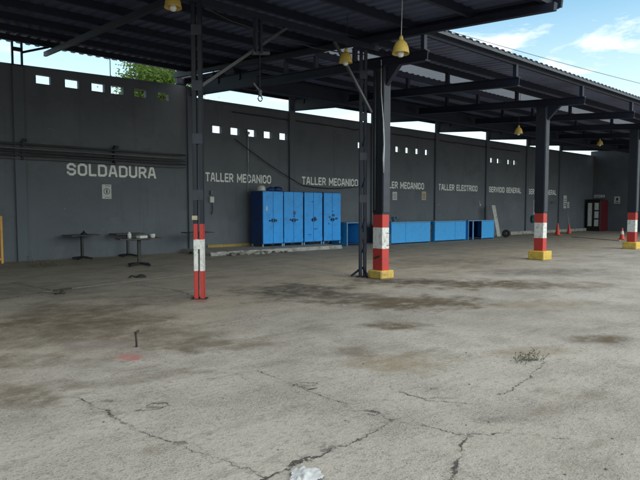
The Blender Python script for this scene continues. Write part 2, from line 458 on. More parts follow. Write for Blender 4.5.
# ------------------------------------------------------------------ ground
def ground_material():
    m = bpy.data.materials.new('yard_concrete'); m.use_nodes = True
    t = m.node_tree; b = t.nodes['Principled BSDF']; b.inputs['Roughness'].default_value = 0.88
    g = t.nodes.new('ShaderNodeNewGeometry'); P = g.outputs['Position']
    def math_(op, a, b_=None, c=None, clamp=False):
        n = t.nodes.new('ShaderNodeMath'); n.operation = op; n.use_clamp = clamp
        for i, v in enumerate((a, b_, c)):
            if v is None: continue
            if isinstance(v, (int, float)): n.inputs[i].default_value = v
            else: t.links.new(v, n.inputs[i])
        return n.outputs[0]
    def noise(scale, det=5, ro=0.6, vec=P, dist=0.0):
        n = t.nodes.new('ShaderNodeTexNoise'); n.inputs['Scale'].default_value = scale
        n.inputs['Detail'].default_value = det; n.inputs['Roughness'].default_value = ro
        n.inputs['Distortion'].default_value = dist
        t.links.new(vec, n.inputs['Vector']); return n.outputs['Fac']
    def ramp(f, p0, p1, v0=0.0, v1=1.0):
        n = t.nodes.new('ShaderNodeMapRange'); n.interpolation_type = 'SMOOTHSTEP'
        n.inputs[1].default_value = p0; n.inputs[2].default_value = p1
        n.inputs[3].default_value = v0; n.inputs[4].default_value = v1
        t.links.new(f, n.inputs[0]); return n.outputs[0]
    def mixc(f, a, col):
        n = t.nodes.new('ShaderNodeMix'); n.data_type = 'RGBA'
        if isinstance(f, (int, float)): n.inputs[0].default_value = f
        else: t.links.new(f, n.inputs[0])
        if isinstance(a, tuple): n.inputs[6].default_value = a + (1,)
        else: t.links.new(a, n.inputs[6])
        if isinstance(col, tuple): n.inputs[7].default_value = col + (1,)
        else: t.links.new(col, n.inputs[7])
        return n.outputs[2]
    def mapping(scale, rot=0):
        n = t.nodes.new('ShaderNodeMapping'); n.inputs['Scale'].default_value = scale
        n.inputs['Rotation'].default_value = (0, 0, rot)
        t.links.new(P, n.inputs['Vector']); return n.outputs[0]
    n_big = noise(0.22, 3, 0.6)
    n_mid = noise(1.3, 6, 0.65)
    n_fine = noise(22, 3, 0.7)
    n_spk = noise(75, 2, 0.6)
    col = mixc(ramp(n_big, 0.35, 0.65), (0.350, 0.318, 0.272), (0.436, 0.404, 0.355))
    # working floor under the roofs: smoother, oil-darkened concrete, edge wandering
    s = t.nodes.new('ShaderNodeSeparateXYZ'); t.links.new(P, s.inputs[0])
    edge = math_('ADD', s.outputs['Y'], math_('MULTIPLY', math_('SUBTRACT', noise(0.55, 5, 0.65), 0.5), 5.0))
    xedge = math_('ADD', edge, math_('MULTIPLY', s.outputs['X'], -0.13))
    under = ramp(xedge, 4.4, 7.4)
    col = mixc(math_('MULTIPLY', under, 0.85), col, (0.372, 0.310, 0.236))
    col = mixc(math_('MULTIPLY', ramp(n_mid, 0.40, 0.72), 0.50), col, (0.17, 0.155, 0.13))
    col = mixc(math_('MULTIPLY', ramp(noise(0.8, 5, 0.72, mapping((1, 2.2, 1), 0.5)), 0.55, 0.75), 0.45), col, (0.40, 0.385, 0.35))
    pt_ = noise(0.9, 6, 0.7, mapping((0.55, 1.6, 1), R(12)))
    col = mixc(math_('MULTIPLY', ramp(pt_, 0.53, 0.66), 0.5), col, (0.16, 0.128, 0.084))
    # brushed streaks
    st = noise(3.0, 4, 0.7, mapping((1.0, 9.0, 1.0), R(18)))
    col = mixc(math_('MULTIPLY', ramp(st, 0.5, 0.72), 0.38), col, (0.17, 0.162, 0.14))
    st2 = noise(2.0, 4, 0.7, mapping((1.0, 12.0, 1.0), R(-35)))
    col = mixc(math_('MULTIPLY', ramp(st2, 0.52, 0.74), 0.25), col, (0.43, 0.42, 0.39))
    col = mixc(math_('MULTIPLY', ramp(n_fine, 0.50, 0.70), 0.55), col, (0.15, 0.138, 0.118))
    col = mixc(math_('MULTIPLY', ramp(noise(38, 2, 0.7), 0.55, 0.68), 0.45), col, (0.47, 0.445, 0.40))
    col = mixc(math_('MULTIPLY', math_('MULTIPLY', ramp(n_spk, 0.56, 0.66), 0.85), ramp(n_mid, 0.35, 0.6, 0.15, 1.0)), col, (0.10, 0.093, 0.08))
    col = mixc(math_('MULTIPLY', ramp(noise(6, 4, 0.75), 0.56, 0.70), 0.45), col, (0.14, 0.125, 0.105))
    # stains, each an irregular patch at its own place on the floor: (centre px, half-width px, half-height px, colour, strength)
    brown = (0.105, 0.076, 0.043); oil = (0.066, 0.056, 0.040); ochre = (0.215, 0.165, 0.095)
    stains = [((85, 332), 150, 20, brown, .55), ((30, 362), 80, 10, brown, .4), ((70, 316), 95, 17, brown, .6), ((12, 396), 45, 15, brown, .55), ((65, 383), 30, 6, brown, .45),
              ((295, 291), 68, 10, oil, .75), ((345, 298), 60, 7, oil, .6), ((415, 303), 75, 9, brown, .9), ((395, 325), 40, 5, brown, .7),
              ((480, 284), 80, 6, brown, .8), ((398, 281), 60, 4, oil, .75), ((602, 339), 34, 5, brown, .75), ((540, 305), 60, 4, ochre, .5),
              ((400, 364), 60, 12, ochre, .55), ((525, 352), 50, 6, ochre, .5), ((220, 345), 80, 8, brown, .5), ((150, 300), 60, 6, oil, .4),
              ((560, 285), 60, 4, brown, .5), ((200, 372), 24, 3, brown, .5), ((355, 352), 25, 6, brown, .45), ((40, 290), 70, 9, oil, .35), ((540, 272), 80, 4, oil, .45), ((450, 262), 70, 5, oil, .4)]
    dis = t.nodes.new('ShaderNodeTexNoise'); dis.inputs['Scale'].default_value = 1.6; dis.inputs['Detail'].default_value = 4; dis.inputs['Roughness'].default_value = 0.7
    t.links.new(P, dis.inputs['Vector'])
    dn = math_('MULTIPLY', math_('SUBTRACT', dis.outputs['Fac'], 0.5), 2.6)
    wob = math_('MULTIPLY', math_('SUBTRACT', noise(9, 3, 0.7), 0.5), 0.9)
    dn = math_('ADD', dn, wob)
    mott = ramp(noise(4.5, 5, 0.75), 0.32, 0.60, 0.40, 1.35)
    dn_small = math_('ADD', math_('MULTIPLY', wob, 1.6), math_('MULTIPLY', math_('SUBTRACT', noise(30, 3, 0.7), 0.5), 1.6))
    def patch(px, hw, hh, colr, k, soft=0.9, wobble=None):
        nonlocal col
        c = onZ(*px)
        a = onZ(px[0] + hw, px[1]) - c; d = onZ(px[0], px[1] + hh) - c
        det = a.x * d.y - a.y * d.x
        i1 = (d.y / det, -d.x / det, 0); i2 = (-a.y / det, a.x / det, 0)
        sv = t.nodes.new('ShaderNodeVectorMath'); sv.operation = 'SUBTRACT'
        t.links.new(P, sv.inputs[0]); sv.inputs[1].default_value = (c.x, c.y, 0)
        q = []
        for iv in (i1, i2):
            dt = t.nodes.new('ShaderNodeVectorMath'); dt.operation = 'DOT_PRODUCT'
            t.links.new(sv.outputs[0], dt.inputs[0]); dt.inputs[1].default_value = iv
            q.append(dt.outputs['Value'])
        rr = math_('SQRT', math_('ADD', math_('MULTIPLY', q[0], q[0]), math_('MULTIPLY', q[1], q[1])))
        rr = math_('ADD', rr, dn if wobble is None else wobble)
        col = mixc(math_('MULTIPLY', math_('MULTIPLY', ramp(rr, 0.35, 0.35 + soft, 1.0, 0.0), mott), k, clamp=True), col, colr)
    for px, hw, hh, cl, k in stains: patch(px, hw, hh, cl, k)
    patch((129, 357), 15, 4, (0.40, 0.14, 0.13), .75, 0.7)
    patch((100, 345), 45, 7, (0.30, 0.24, 0.24), .35)
    patch((202, 300), 10, 4, (0.30, 0.10, 0.07), .6)
    # broken patches
    pitd = (0.075, 0.068, 0.056)
    for px, hw, hh, kk in (((154, 407.5), 15, 2.6, .45), ((305, 385.5), 13, 2.4, .4), ((181, 442.5), 12, 2.6, .8), ((108, 401), 12, 2.2, .6), ((530, 359.8), 17, 1.8, 1.0),
                           ((470, 436), 5, 2.6, .9), ((391, 420), 5, 2.5, .8), ((325, 450), 6, 3, .8), ((455, 470), 4, 9, .7), ((440, 398), 35, 2.0, .35), ((110, 413), 40, 4, .3), ((500, 420), 60, 6, .3)):
        patch(px, hw, hh, pitd, kk, 0.35, dn_small)
    # joints and cracks: distance to each run of points, wandering with the aggregate
    wv = t.nodes.new('ShaderNodeTexNoise'); wv.inputs['Scale'].default_value = 4.0; wv.inputs['Detail'].default_value = 5; wv.inputs['Roughness'].default_value = 0.68
    t.links.new(P, wv.inputs['Vector'])
    w1 = t.nodes.new('ShaderNodeVectorMath'); w1.operation = 'SUBTRACT'; w1.inputs[1].default_value = (0.5, 0.5, 0.5)
    t.links.new(wv.outputs['Color'], w1.inputs[0])
    w2 = t.nodes.new('ShaderNodeVectorMath'); w2.operation = 'MULTIPLY'; w2.inputs[1].default_value = (0.22, 0.22, 0)
    t.links.new(w1.outputs[0], w2.inputs[0])
    w3 = t.nodes.new('ShaderNodeVectorMath'); w3.operation = 'ADD'
    t.links.new(P, w3.inputs[0]); t.links.new(w2.outputs[0], w3.inputs[1]); Q = w3.outputs[0]
    def runs(lines):
        best = None
        for wd, px in lines:
            pts = [onZ(*p) for p in px]
            for a, c in zip(pts, pts[1:]):
                L_ = (c - a).length; u = (c - a) / L_
                sv = t.nodes.new('ShaderNodeVectorMath'); sv.operation = 'SUBTRACT'; sv.inputs[1].default_value = (a.x, a.y, 0)
                t.links.new(Q, sv.inputs[0])
                def dotp(v):
                    n = t.nodes.new('ShaderNodeVectorMath'); n.operation = 'DOT_PRODUCT'; n.inputs[1].default_value = v
                    t.links.new(sv.outputs[0], n.inputs[0]); return n.outputs['Value']
                al = dotp((u.x / wd, u.y / wd, 0)); ac = dotp((-u.y / wd, u.x / wd, 0))
                over = math_('MAXIMUM', math_('MAXIMUM', math_('MULTIPLY', al, -1.0), math_('SUBTRACT', al, L_ / wd)), 0.0)
                d_ = math_('MAXIMUM', math_('ABSOLUTE', ac), over)
                best = d_ if best is None else math_('MINIMUM', best, d_)
        return best
    cd_ = runs([(0.007, [(75, 397), (118, 419), (160, 438)]), (0.006, [(160, 438), (222, 462), (270, 477)]),
                (0.015, [(266, 479), (300, 463), (318, 456), (328, 447), (344, 445)]), (0.006, [(345, 445), (378, 429), (391, 420)]),
                (0.005, [(258, 371), (310, 391), (352, 408)]), (0.012, [(352, 408.6), (357, 407.6), (380, 413), (375, 415), (353, 409.5)]), (0.010, [(138, 411), (152, 404.5), (166, 403.8), (169, 406), (157, 409.5), (138, 411)]), (0.010, [(291, 385), (300, 382.6), (316, 382.8)]), (0.009, [(299, 386.8), (310, 389), (318, 388)]),
                (0.006, [(378, 413), (391, 419.5), (425, 426), (468, 436)]),
                (0.013, [(470, 435), (462, 446), (452, 481)]), (0.005, [(470, 435), (505, 431), (565, 441)]), (0.006, [(398, 392), (430, 400), (470, 404)]),
                (0.005, [(500, 396), (530, 378), (546, 362)]), (0.03, [(-5, 300), (20, 296), (46, 292)]), (0.02, [(14, 283), (60, 292)]), (0.022, [(128, 284), (175, 290), (200, 298)]),
                (0.006, [(190, 331), (260, 318)])])
    brk = ramp(noise(2.3, 3, 0.7), 0.38, 0.58, 0.08, 0.95)
    wid = math_('MULTIPLY_ADD', noise(14, 3, 0.75), 5.0, -1.75)
    cm_ = ramp(math_('SUBTRACT', cd_, wid), -0.5, 0.5, 1.0, 0.0)
    cm_ = math_('MULTIPLY', cm_, brk)
    halo = math_('MULTIPLY', ramp(cd_, 0.0, 7.0, 0.30, 0.0), ramp(n_fine, 0.4, 0.6))
    jd_ = runs([(0.10, [(48, 291.5), (100, 285), (150, 279), (200, 273.6)]), (0.07, [(200, 273.6), (285, 265)]), (0.04, [(286, 265.5), (312, 270), (345, 275)])])
    jm = math_('MULTIPLY', ramp(math_('SUBTRACT', jd_, math_('MULTIPLY_ADD', noise(5, 4, 0.75), 3.0, -1.0)), -0.4, 0.4, 1.0, 0.0), ramp(n_mid, 0.3, 0.5, 0.25, 0.9))
    col = mixc(jm, col, (0.46, 0.43, 0.385))
    col = mixc(halo, col, (0.12, 0.11, 0.095))
    col = mixc(math_('MULTIPLY', cm_, 0.95), col, (0.042, 0.038, 0.032))
    t.links.new(col, b.inputs['Base Color'])
    h = math_('ADD', math_('MULTIPLY', n_fine, 0.7), math_('ADD', math_('MULTIPLY', n_spk, 0.5), math_('MULTIPLY', n_mid, 0.8)))
    bp = t.nodes.new('ShaderNodeBump'); bp.inputs['Strength'].default_value = 0.5; bp.inputs['Distance'].default_value = 0.02
    h = math_('SUBTRACT', h, math_('MULTIPLY', cm_, 1.5))
    t.links.new(h, bp.inputs['Height']); t.links.new(bp.outputs['Normal'], b.inputs['Normal'])
    return m
g = MB()
g.poly([(-400, -400, 0), (400, -400, 0), (400, 400, 0), (-400, 400, 0)])
struct(g.build('ground', ground_material()))

# ------------------------------------------------------------------ long wall with its block openings
def holes_spec():
    hs = []
    def add(u, ztop, zc, w=0.40, h=0.28):
        x = onY(u, 100, WY).x
        hs.append((x - w / 2, x + w / 2, zc - h / 2, zc + h / 2))
    for u in (-10, 44, 72.5, 98.5, 117.5, 140.5, 163.5): add(u, 0, 5.36, 0.40, 0.27)
    for u in (-10,): add(u, 0, 4.45)
    for u in (217, 235, 252, 268, 283.5): add(u, 0, 4.45)
    for u in (361, 374, 388.5, 398.5, 408.5, 418.5, 428): add(u, 0, 4.43, 0.36)
    for u in (493.5, 500.2, 510.7, 516.7): add(u, 0, 4.38, 0.42)
    return hs
HS = holes_spec()
X_STEP = 8.75
def top_of(x): return 5.84 if x < X_STEP else 5.48
def build_wall(x0, x1, holes, parent):
    xs = sorted({x0, x1, X_STEP} | {round(h[0], 4) for h in holes} | {round(h[1], 4) for h in holes})
    zs = sorted({0.0, 5.30, 5.48, 5.84} | {round(h[2], 4) for h in holes} | {round(h[3], 4) for h in holes})
    mb = MB(); bm = mb.bm
    def solid(i, j):
        if i < 0 or j < 0 or i >= len(xs) - 1 or j >= len(zs) - 1: return False
        xc, zc = (xs[i] + xs[i + 1]) / 2, (zs[j] + zs[j + 1]) / 2
        if zc > top_of(xc): return False
        return not any(h[0] < xc < h[1] and h[2] < zc < h[3] for h in holes)
    vf = {}; 
    def v(i, j, k):
        if (i, j, k) not in vf:
            zz = zs[j] - max(0, (X_STEP - xs[i])) * 0.028 if zs[j] > 5.8 else zs[j]
            vf[(i, j, k)] = bm.verts.new((xs[i], WY + WT * k, zz))
        return vf[(i, j, k)]
    for i in range(len(xs) - 1):
        for j in range(len(zs) - 1):
            if not solid(i, j): continue
            bm.faces.new((v(i, j, 0), v(i + 1, j, 0), v(i + 1, j + 1, 0), v(i, j + 1, 0)))
            bm.faces.new((v(i, j, 1), v(i, j + 1, 1), v(i + 1, j + 1, 1), v(i + 1, j, 1)))
            if not solid(i - 1, j): bm.faces.new((v(i, j, 0), v(i, j + 1, 0), v(i, j + 1, 1), v(i, j, 1)))
            if not solid(i + 1, j): bm.faces.new((v(i + 1, j, 0), v(i + 1, j, 1), v(i + 1, j + 1, 1), v(i + 1, j + 1, 0)))
            if not solid(i, j - 1): bm.faces.new((v(i, j, 0), v(i, j, 1), v(i + 1, j, 1), v(i + 1, j, 0)))
            if not solid(i, j + 1): bm.faces.new((v(i, j + 1, 0), v(i + 1, j + 1, 0), v(i + 1, j + 1, 1), v(i, j + 1, 1)))
    return mb.build('masonry', M['wall'], parent)
wall = thing('workshop_wall', 'long dark grey workshop wall with small square openings and white lettering', 'wall', (0, WY, 0))
wall_in = Matrix.Translation((0, -WY, 0))
def under(o, parent):       # keep world placement under a thing whose origin is not at 0
    o.parent = parent
    o.matrix_parent_inverse = Matrix.Translation(-Vector(parent.location)) if parent.rotation_euler.z == 0 else parent.matrix_basis.inverted()
    return o
under(build_wall(-26, XE, HS, None), wall)  # wall run on past the left of the view to cut light there
PIL = [3.45, 8.85, 13.3, 18.0, 22.65, 27.25, 31.65, 35.9]
for i, x in enumerate(PIL):
    p = MB(); top = 5.63 if i == 0 else (5.8 if i == 1 else zr(WY) - 0.03)
    p.box((x, WY - 0.05, top / 2), (0.28, 0.10, top), bevel=0.008)
    under(p.build('pilaster', M['pilaster']), wall)
cp = MB(); cp.box(((X_STEP + 0.26 + XE) / 2 , WY - 0.02, 5.40), (XE - X_STEP - 0.3, 0.036, 0.07))
under(cp.build('ledge_band', M['pilaster']), wall)
cb = MB()
xa, xb = onY(508, 235, WY).x, XE - 0.02
cb.box(((xa + xb) / 2, WY - 0.1, 0.1), (xb - xa, 0.2, 0.2), bevel=0.02)
under(cb.build('base_kerb', M['kerb']), wall)
# painted lettering
def wx(u): return onY(u, 180, WY).x
for body, u0, u1, zc, h, bold in (
        ('SOLDADURA', 67, 156, 2.75, 0.38, 0.06),
        ('TALLER MECANICO', 205.5, 271, 2.70, 0.33, 0.055), ('TALLER MECANICO', 302, 358, 2.72, 0.33, 0.055),
        ('TALLER MECANICO', 378.5, 424, 2.70, 0.33, 0.055), ('TALLER ELECTRICO', 438.5, 477.5, 2.70, 0.33, 0.055),
        ('SERVICIO GENERAL', 489, 521.3, 2.69, 0.33, 0.055), ('SERVICIO GENERAL', 528.6, 556.5, 2.66, 0.33, 0.055)):
    under(text_part(body, wx(u0), wx(u1), zc, h, WY, M['letter'], 'lettering'), wall)

# end wall
ew = MB(); ew.box((XE + 0.1, (WY + WT + 3.0) / 2, 2.9), (0.2, WY + WT - 3.0, 5.8))
ewo = ew.build('end_wall', M['wall'], origin=(XE + 0.1, 10.35, 0))
tag(ewo, 'plain dark grey end wall closing the shed behind the red cooler', 'wall')

# ------------------------------------------------------------------ roofs
def sheet(mb, x0, x1, y0, y1, zf, pitch=0.25, dep=0.035, th=0.0015, rev=False):
    prof = [(0, 0), (0.09, 0), (0.12, dep), (0.22, dep)]
    n = int(round((x1 - x0) / pitch)); prev = None
    for i in range(n + 1):
        for px, pz in prof:
            x = x0 + i * pitch + px
            if x > x1 + 1e-4: break
            cur = [mb.bm.verts.new((x, y, zf(y) + pz)) for y in (y0, y1)]
            if prev: mb.bm.faces.new((prev[0], cur[0], cur[1], prev[1]))
            prev = cur
def purlin(x0, x1, y, zf, dp=0.15, wd=0.06):
    """C channel running along the roof, hung just under the sheet"""
    mb = MB(); zt = zf(y) - 0.003
    mb.box(((x0 + x1) / 2, y - wd / 2, zt - dp / 2), (x1 - x0, 0.006, dp))
    mb.box(((x0 + x1) / 2, y + 0.004, zt - 0.003), (x1 - x0, wd, 0.006))
    mb.box(((x0 + x1) / 2, y + 0.004, zt - dp + 0.003), (x1 - x0, wd, 0.006))
    return mb
# left roof
LX0, LX1, LY0, LY1 = -24.0, 8.5, 4.25, 17.95  # unseen left stretch of roof lengthened to block light from that side
left = thing('canopy_roof', 'dark corrugated roof over the near bays, carried by slim twin columns', 'roof', (0, 0, 0))
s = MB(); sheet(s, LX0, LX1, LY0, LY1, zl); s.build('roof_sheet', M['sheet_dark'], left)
y = LY0 + 0.12
while y < LY1:
    purlin(LX0, LX1, y, zl).build('purlin', M['steel'], left)
    y += 1.37
def truss(x, y0, y1, zf, top, dp, wd=0.09, step=1.1):
    """lattice rafter: two chords and a zigzag web, following the roof slope"""
    mb = MB()
    a0, a1 = Vector((x, y0, zf(y0) - top)), Vector((x, y1, zf(y1) - top))
    dv = Vector((0, 0, -dp))
    mb.bar(a0, a1, wd, 0.07); mb.bar(a0 + dv, a1 + dv, wd, 0.07)
    n = int((y1 - y0) / step); 
    for i in range(n):
        p, q = a0.lerp(a1, i / n), a0.lerp(a1, (i + 1) / n); mid = (p + q) / 2 + dv
        mb.bar(p, mid, 0.035, 0.035); mb.bar(mid, q, 0.035, 0.035)
    return mb
for x in (-17.3, -12.9, -8.6, -4.4, -0.1, 4.2):
    mb = MB(); mb.bar((x, LY0 + 0.1, zl(LY0 + 0.1) - 0.22), (x, LY1 - 0.25, zl(LY1 - 0.25) - 0.22), 0.08, 0.13); mb.build('rafter', M['steel'], left)
# end channel of the roof (the long sloping edge seen against the sky)
e = MB(); e.bar((LX1 - 0.03, LY0 - 0.05, zl(LY0 - 0.05) - 0.10), (LX1 - 0.03, LY1, zl(LY1) - 0.10), 0.05, 0.17)
e.build('edge_channel', M['steel'], left)
e = MB(); e.bar((LX1 - 0.24, LY0 - 0.05, zl(LY0 - 0.05) - 0.225), (LX1 - 0.24, LY1 - 0.3, zl(LY1 - 0.3) - 0.225), 0.1, 0.12)
e.build('rafter', M['steel'], left)
# short cleats under the end of the roof
for yy in (4.35, 5.3, 6.8):
    e = MB(); e.box((LX1 + 0.03, yy, zl(yy) - 0.13), (0.06, 0.12, 0.10)); e.build('cleat', M['steel_grey'], left)
# longitudinal beam on the twin columns and the hanging king post
BZ = zl(CY) - 0.36
e = MB(); e.bar((LX0, CY, BZ), (LX1, CY, BZ), 0.1, 0.12); e.build('beam', M['steel'], left)

# right roof
RX0, RX1, RY0, RY1 = 8.62, XE - 0.02, 7.0, 18.0
right = thing('canopy_roof', 'grey corrugated roof of the far bays with milky skylight strip, on thick banded columns', 'roof', (0, 0, 0))
SK0, SK1 = 9.2, 10.5
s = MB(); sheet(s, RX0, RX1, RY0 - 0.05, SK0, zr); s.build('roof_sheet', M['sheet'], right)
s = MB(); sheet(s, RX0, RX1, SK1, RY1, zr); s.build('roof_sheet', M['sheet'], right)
s = MB(); sheet(s, RX0, RX1, SK0 + 0.001, SK1 - 0.001, zr); s.build('skylight', M['skylight'], right)
y = RY0 + 0.15
for y in (7.15, 8.45, 9.15, 10.55, 11.8, 13.1, 14.4, 15.7, 16.9, 17.75):
    purlin(RX0, RX1, y, zr, 0.15).build('purlin', M['steel'], right)
f = MB()
f.box(((RX0 + RX1) / 2, RY0 - 0.02, zr(RY0) - 0.035), (RX1 - RX0, 0.02, 0.07)); f.build('fascia', M['steel_grey'], right)
RAFT = [8.62 + 0.06, 12.12, 15.62, 19.15, 22.65, 26.2, 29.7, 33.25, 36.8, 40.3]
def ibeam(mb, a, b, dp, wd, tf=0.02, tw=0.02):
    a, b = Vector(a), Vector(b); u = Vector((0, 0, 1))
    mb.bar(a, b, tw, dp - 2 * tf)
    mb.bar(a + u * (dp / 2 - tf / 2), b + u * (dp / 2 - tf / 2), wd, tf)
    mb.bar(a - u * (dp / 2 - tf / 2), b - u * (dp / 2 - tf / 2), wd, tf)
for x in RAFT:
    mb = MB(); y0, y1 = RY0 + 0.02, 13.0
    ibeam(mb, (x, y0, zr(y0) - 0.56), (x, y1, zr(y1) - 0.56), 0.22, 0.14)
    for yy in (7.12, 9.12, 10.52, 11.77):
        mb.box((x, yy, zr(yy) - 0.30), (0.09, 0.09, 0.292))
    mb.build('rafter', M['steel'], right)
for x in PIL[1:]:
    mb = MB(); y0, y1 = 13.24, WY - 0.15
    ibeam(mb, (x, y0, zr(y0) - 0.36), (x, y1, zr(y1) - 0.36), 0.46, 0.16)
    for yy in (14.37, 15.67, 16.87): mb.box((x, yy, zr(yy) - 0.24), (0.09, 0.09, 0.17))
    mb.build('rafter', M['steel'], right)
mb = MB(); ibeam(mb, (RX0, 13.12, zr(13.12) - 0.55), (RX1, 13.12, zr(13.12) - 0.55), 0.42, 0.18); mb.build('girder', M['steel'], right)
mb = MB(); mb.box(((RX0 + RX1) / 2, 17.95, zr(17.95) - 0.06), (RX1 - RX0, 0.06, 0.10)); mb.build('eave_beam', M['steel'], right)

# ------------------------------------------------------------------ banded columns
def banded_column(x, label, pw=0.50, ph=0.27, pm='yellow'):
    c = thing('steel_column', label, 'column', (x, CY, 0), 0, 'thick steel columns with red and white bands')
    zt = zr(CY) - 0.68
    mb = MB(); mb.box((0, 0, (zt + ph - 0.03) / 2), (0.22, 0.29, zt - ph + 0.03), bevel=0.008); mb.build('shaft', M['column'], c)
    mb = MB()
    mb.box((0.0, -0.155, (zt + 1.45) / 2), (0.20, 0.014, zt - 1.45)); mb.box((0, 0.155, (zt + 1.45) / 2), (0.20, 0.014, zt - 1.45))
    mb.build('flange', M['flange'], c)
    mb = MB()
    mb.prism([(-0.05, -0.15, zt - 0.42), (-0.05, -0.15, zt), (-0.05, -0.55, zt - 0.03)], (0.1, 0, 0))
    mb.box((0, 0, zt - 0.01), (0.3, 0.42, 0.02)); mb.build('head_plate', M['steel'], c)
    mb = MB(); mb.box((0, 0, ph / 2), (pw, pw, ph), bevel=0.02); mb.build('plinth', M[pm], c)
    return c
COLX = [8.66, 15.62, 22.65]
c1 = banded_column(COLX[0], 'nearest thick banded column on yellow block, beside the slim dark twin column', 0.42, 0.18, 'yellow_worn')
c2 = banded_column(COLX[1], 'middle thick banded column on yellow block, in front of the tall white panel')
c3 = banded_column(COLX[2], 'farthest thick banded column on yellow block, cut by the right picture edge')
# wire loop and scuffed bracket on the nearest one
mb = MB(); mb.tube([(0.03, -0.15, 1.0), (0.05, -0.22, 0.98), (0.06, -0.22, 0.75), (0.04, -0.15, 0.72)], 0.008, 6)
mb.build('wire_loop', M['steel_grey'], c1)
mb = MB(); mb.bar((-0.13, -0.10, 0.50), (-0.13, 0.08, 0.44), 0.02, 0.03); mb.build('bracket', M['rust'], c1)

def lattice_column(x, y, zt, paint, label, scale=1.0, sway=0.0):
    c = thing('lattice_column', label, 'column', (x, y, 0), 0, 'slim twin columns under the dark roof')
    rz = Matrix.Rotation(R(-36), 3, 'Z')
    for sx in (-1, 1):
        mb = MB()
        cx = sx * 0.052 * scale
        f, d = 0.07 * scale, 0.10 * scale
        # channel: web and two flanges
        mb.box((cx + sx * 0.031 * scale, 0, zt / 2), (0.008, d, zt))
        mb.box((cx, -d / 2 + 0.004, zt / 2), (f, 0.008, zt)); mb.box((cx, d / 2 - 0.004, zt / 2), (f, 0.008, zt))
        bmesh.ops.rotate(mb.bm, cent=(0, 0, 0), matrix=rz, verts=mb.bm.verts[:])
        mb.build('upright', paint, c)
    for z in (0.93, 1.75, 2.68, 3.55, 4.45):
        for sy in (-1, 1):
            mb = MB(); mb.box((0, sy * (0.05 * scale + 0.005), z), (0.17 * scale, 0.008, 0.17))
            bmesh.ops.rotate(mb.bm, cent=(0, 0, 0), matrix=rz, verts=mb.bm.verts[:])
            mb.build('batten_plate', paint if z < 1.3 else M['flange'], c)
    mb = MB(); mb.box((0, 0, 0.006), (0.26 * scale, 0.20 * scale, 0.012), rz); mb.build('base_plate', M['rust'], c)
    return c
l1 = lattice_column(4.27, CY + 0.02, zl(CY) - 0.16, M['lattice_paint'], 'slim twin column with red and white bands and no block, in the open floor')
l2 = lattice_column(8.46, 8.62, zl(CY) - 0.16, M['steel'], 'unpainted dark slim twin column close beside a thick banded one', 0.95)
for z in (0.75, 1.3, 2.2, 3.1, 4.0):
    mb = MB(); mb.bar((-0.06, -0.05, z - 0.2), (0.06, -0.05, z + 0.2), 0.012, 0.03); mb.build('lacing_bar', M['steel'], l2)
mb = MB()
for a in (0.3, 2.2, 4.4): mb.bar((0, 0, 0.22), (0.26 * math.cos(a), 0.26 * math.sin(a), 0.015), 0.012, 0.05)
mb.build('foot_gusset', M['steel'], l2)
# knee braces
mb = MB(); mb.bar((0.05, 0, 3.55), (1.85, 0, BZ - 0.05), 0.05, 0.05); mb.build('knee_brace', M['steel_grey'], l1)
mb = MB(); mb.bar((-0.05, -0.3, 3.6), (-1.15, -0.33, BZ - 0.05), 0.05, 0.05); mb.build('knee_brace', M['steel_grey'], l2)
mb = MB(); mb.box((-0.055, 0.03, 1.37), (0.085, 0.115, 0.07), Matrix.Rotation(R(-36), 3, 'Z')); mb.build('tape', M['paper_beige'], l1)

# king post with a hanging hook
KX = onY(258, 57, CY).x
kp = thing('hanging_post', 'short dark steel post hanging from the roof with a clamp at its foot', 'steel post', (KX, CY, BZ))
mb = MB(); mb.box((-0.05, 0, -0.32), (0.05, 0.09, 0.64)); mb.box((0.05, 0, -0.32), (0.05, 0.09, 0.64)); mb.build('hanger', M['steel'], kp)
mb = MB(); mb.bar((-0.12, 0, -0.66), (0.24, 0, -0.60), 0.06, 0.05); mb.build('clamp', M['steel_grey'], kp)
hk = thing('hanging_hook', 'thin hanging line with a small hook and ring, under the clamp', 'hook', (KX, CY - 0.06, BZ - 0.7))
mb = MB(); mb.tube([(0, 0, 0.06), (0.0, 0, -0.62)], 0.007, 6); mb.build('line', M['cable'], hk)
mb = MB()
ring = [(0.045 * math.cos(a / 8 * 2 * math.pi), 0, -0.75 + 0.05 * math.sin(a / 8 * 2 * math.pi)) for a in range(9)]
mb.tube(ring, 0.012, 6, caps=False); mb.bar((-0.03, 0, -0.60), (-0.14, 0, -0.50), 0.02, 0.03); mb.box((0, 0, -0.65), (0.05, 0.04, 0.1)); mb.build('hook', M['steel_grey'], hk)

a, b = Vector((4.35, CY - 0.1, zl(CY) - 0.5)), Vector((8.4, CY + 0.2, zl(CY) - 0.45))
mb = MB(); mb.tube([a.lerp(b, i / 24) - Vector((0, 0, 4 * 0.16 * (i / 24) * (1 - i / 24) + 0.03 * mnoise.noise(Vector((i * 0.5, 3, 8))))) for i in range(25)], 0.012, 6)
tag(mb.build('slung_cable', M['cable'], origin=a), 'black cable slung under the near roof between the two slim columns', 'cable')
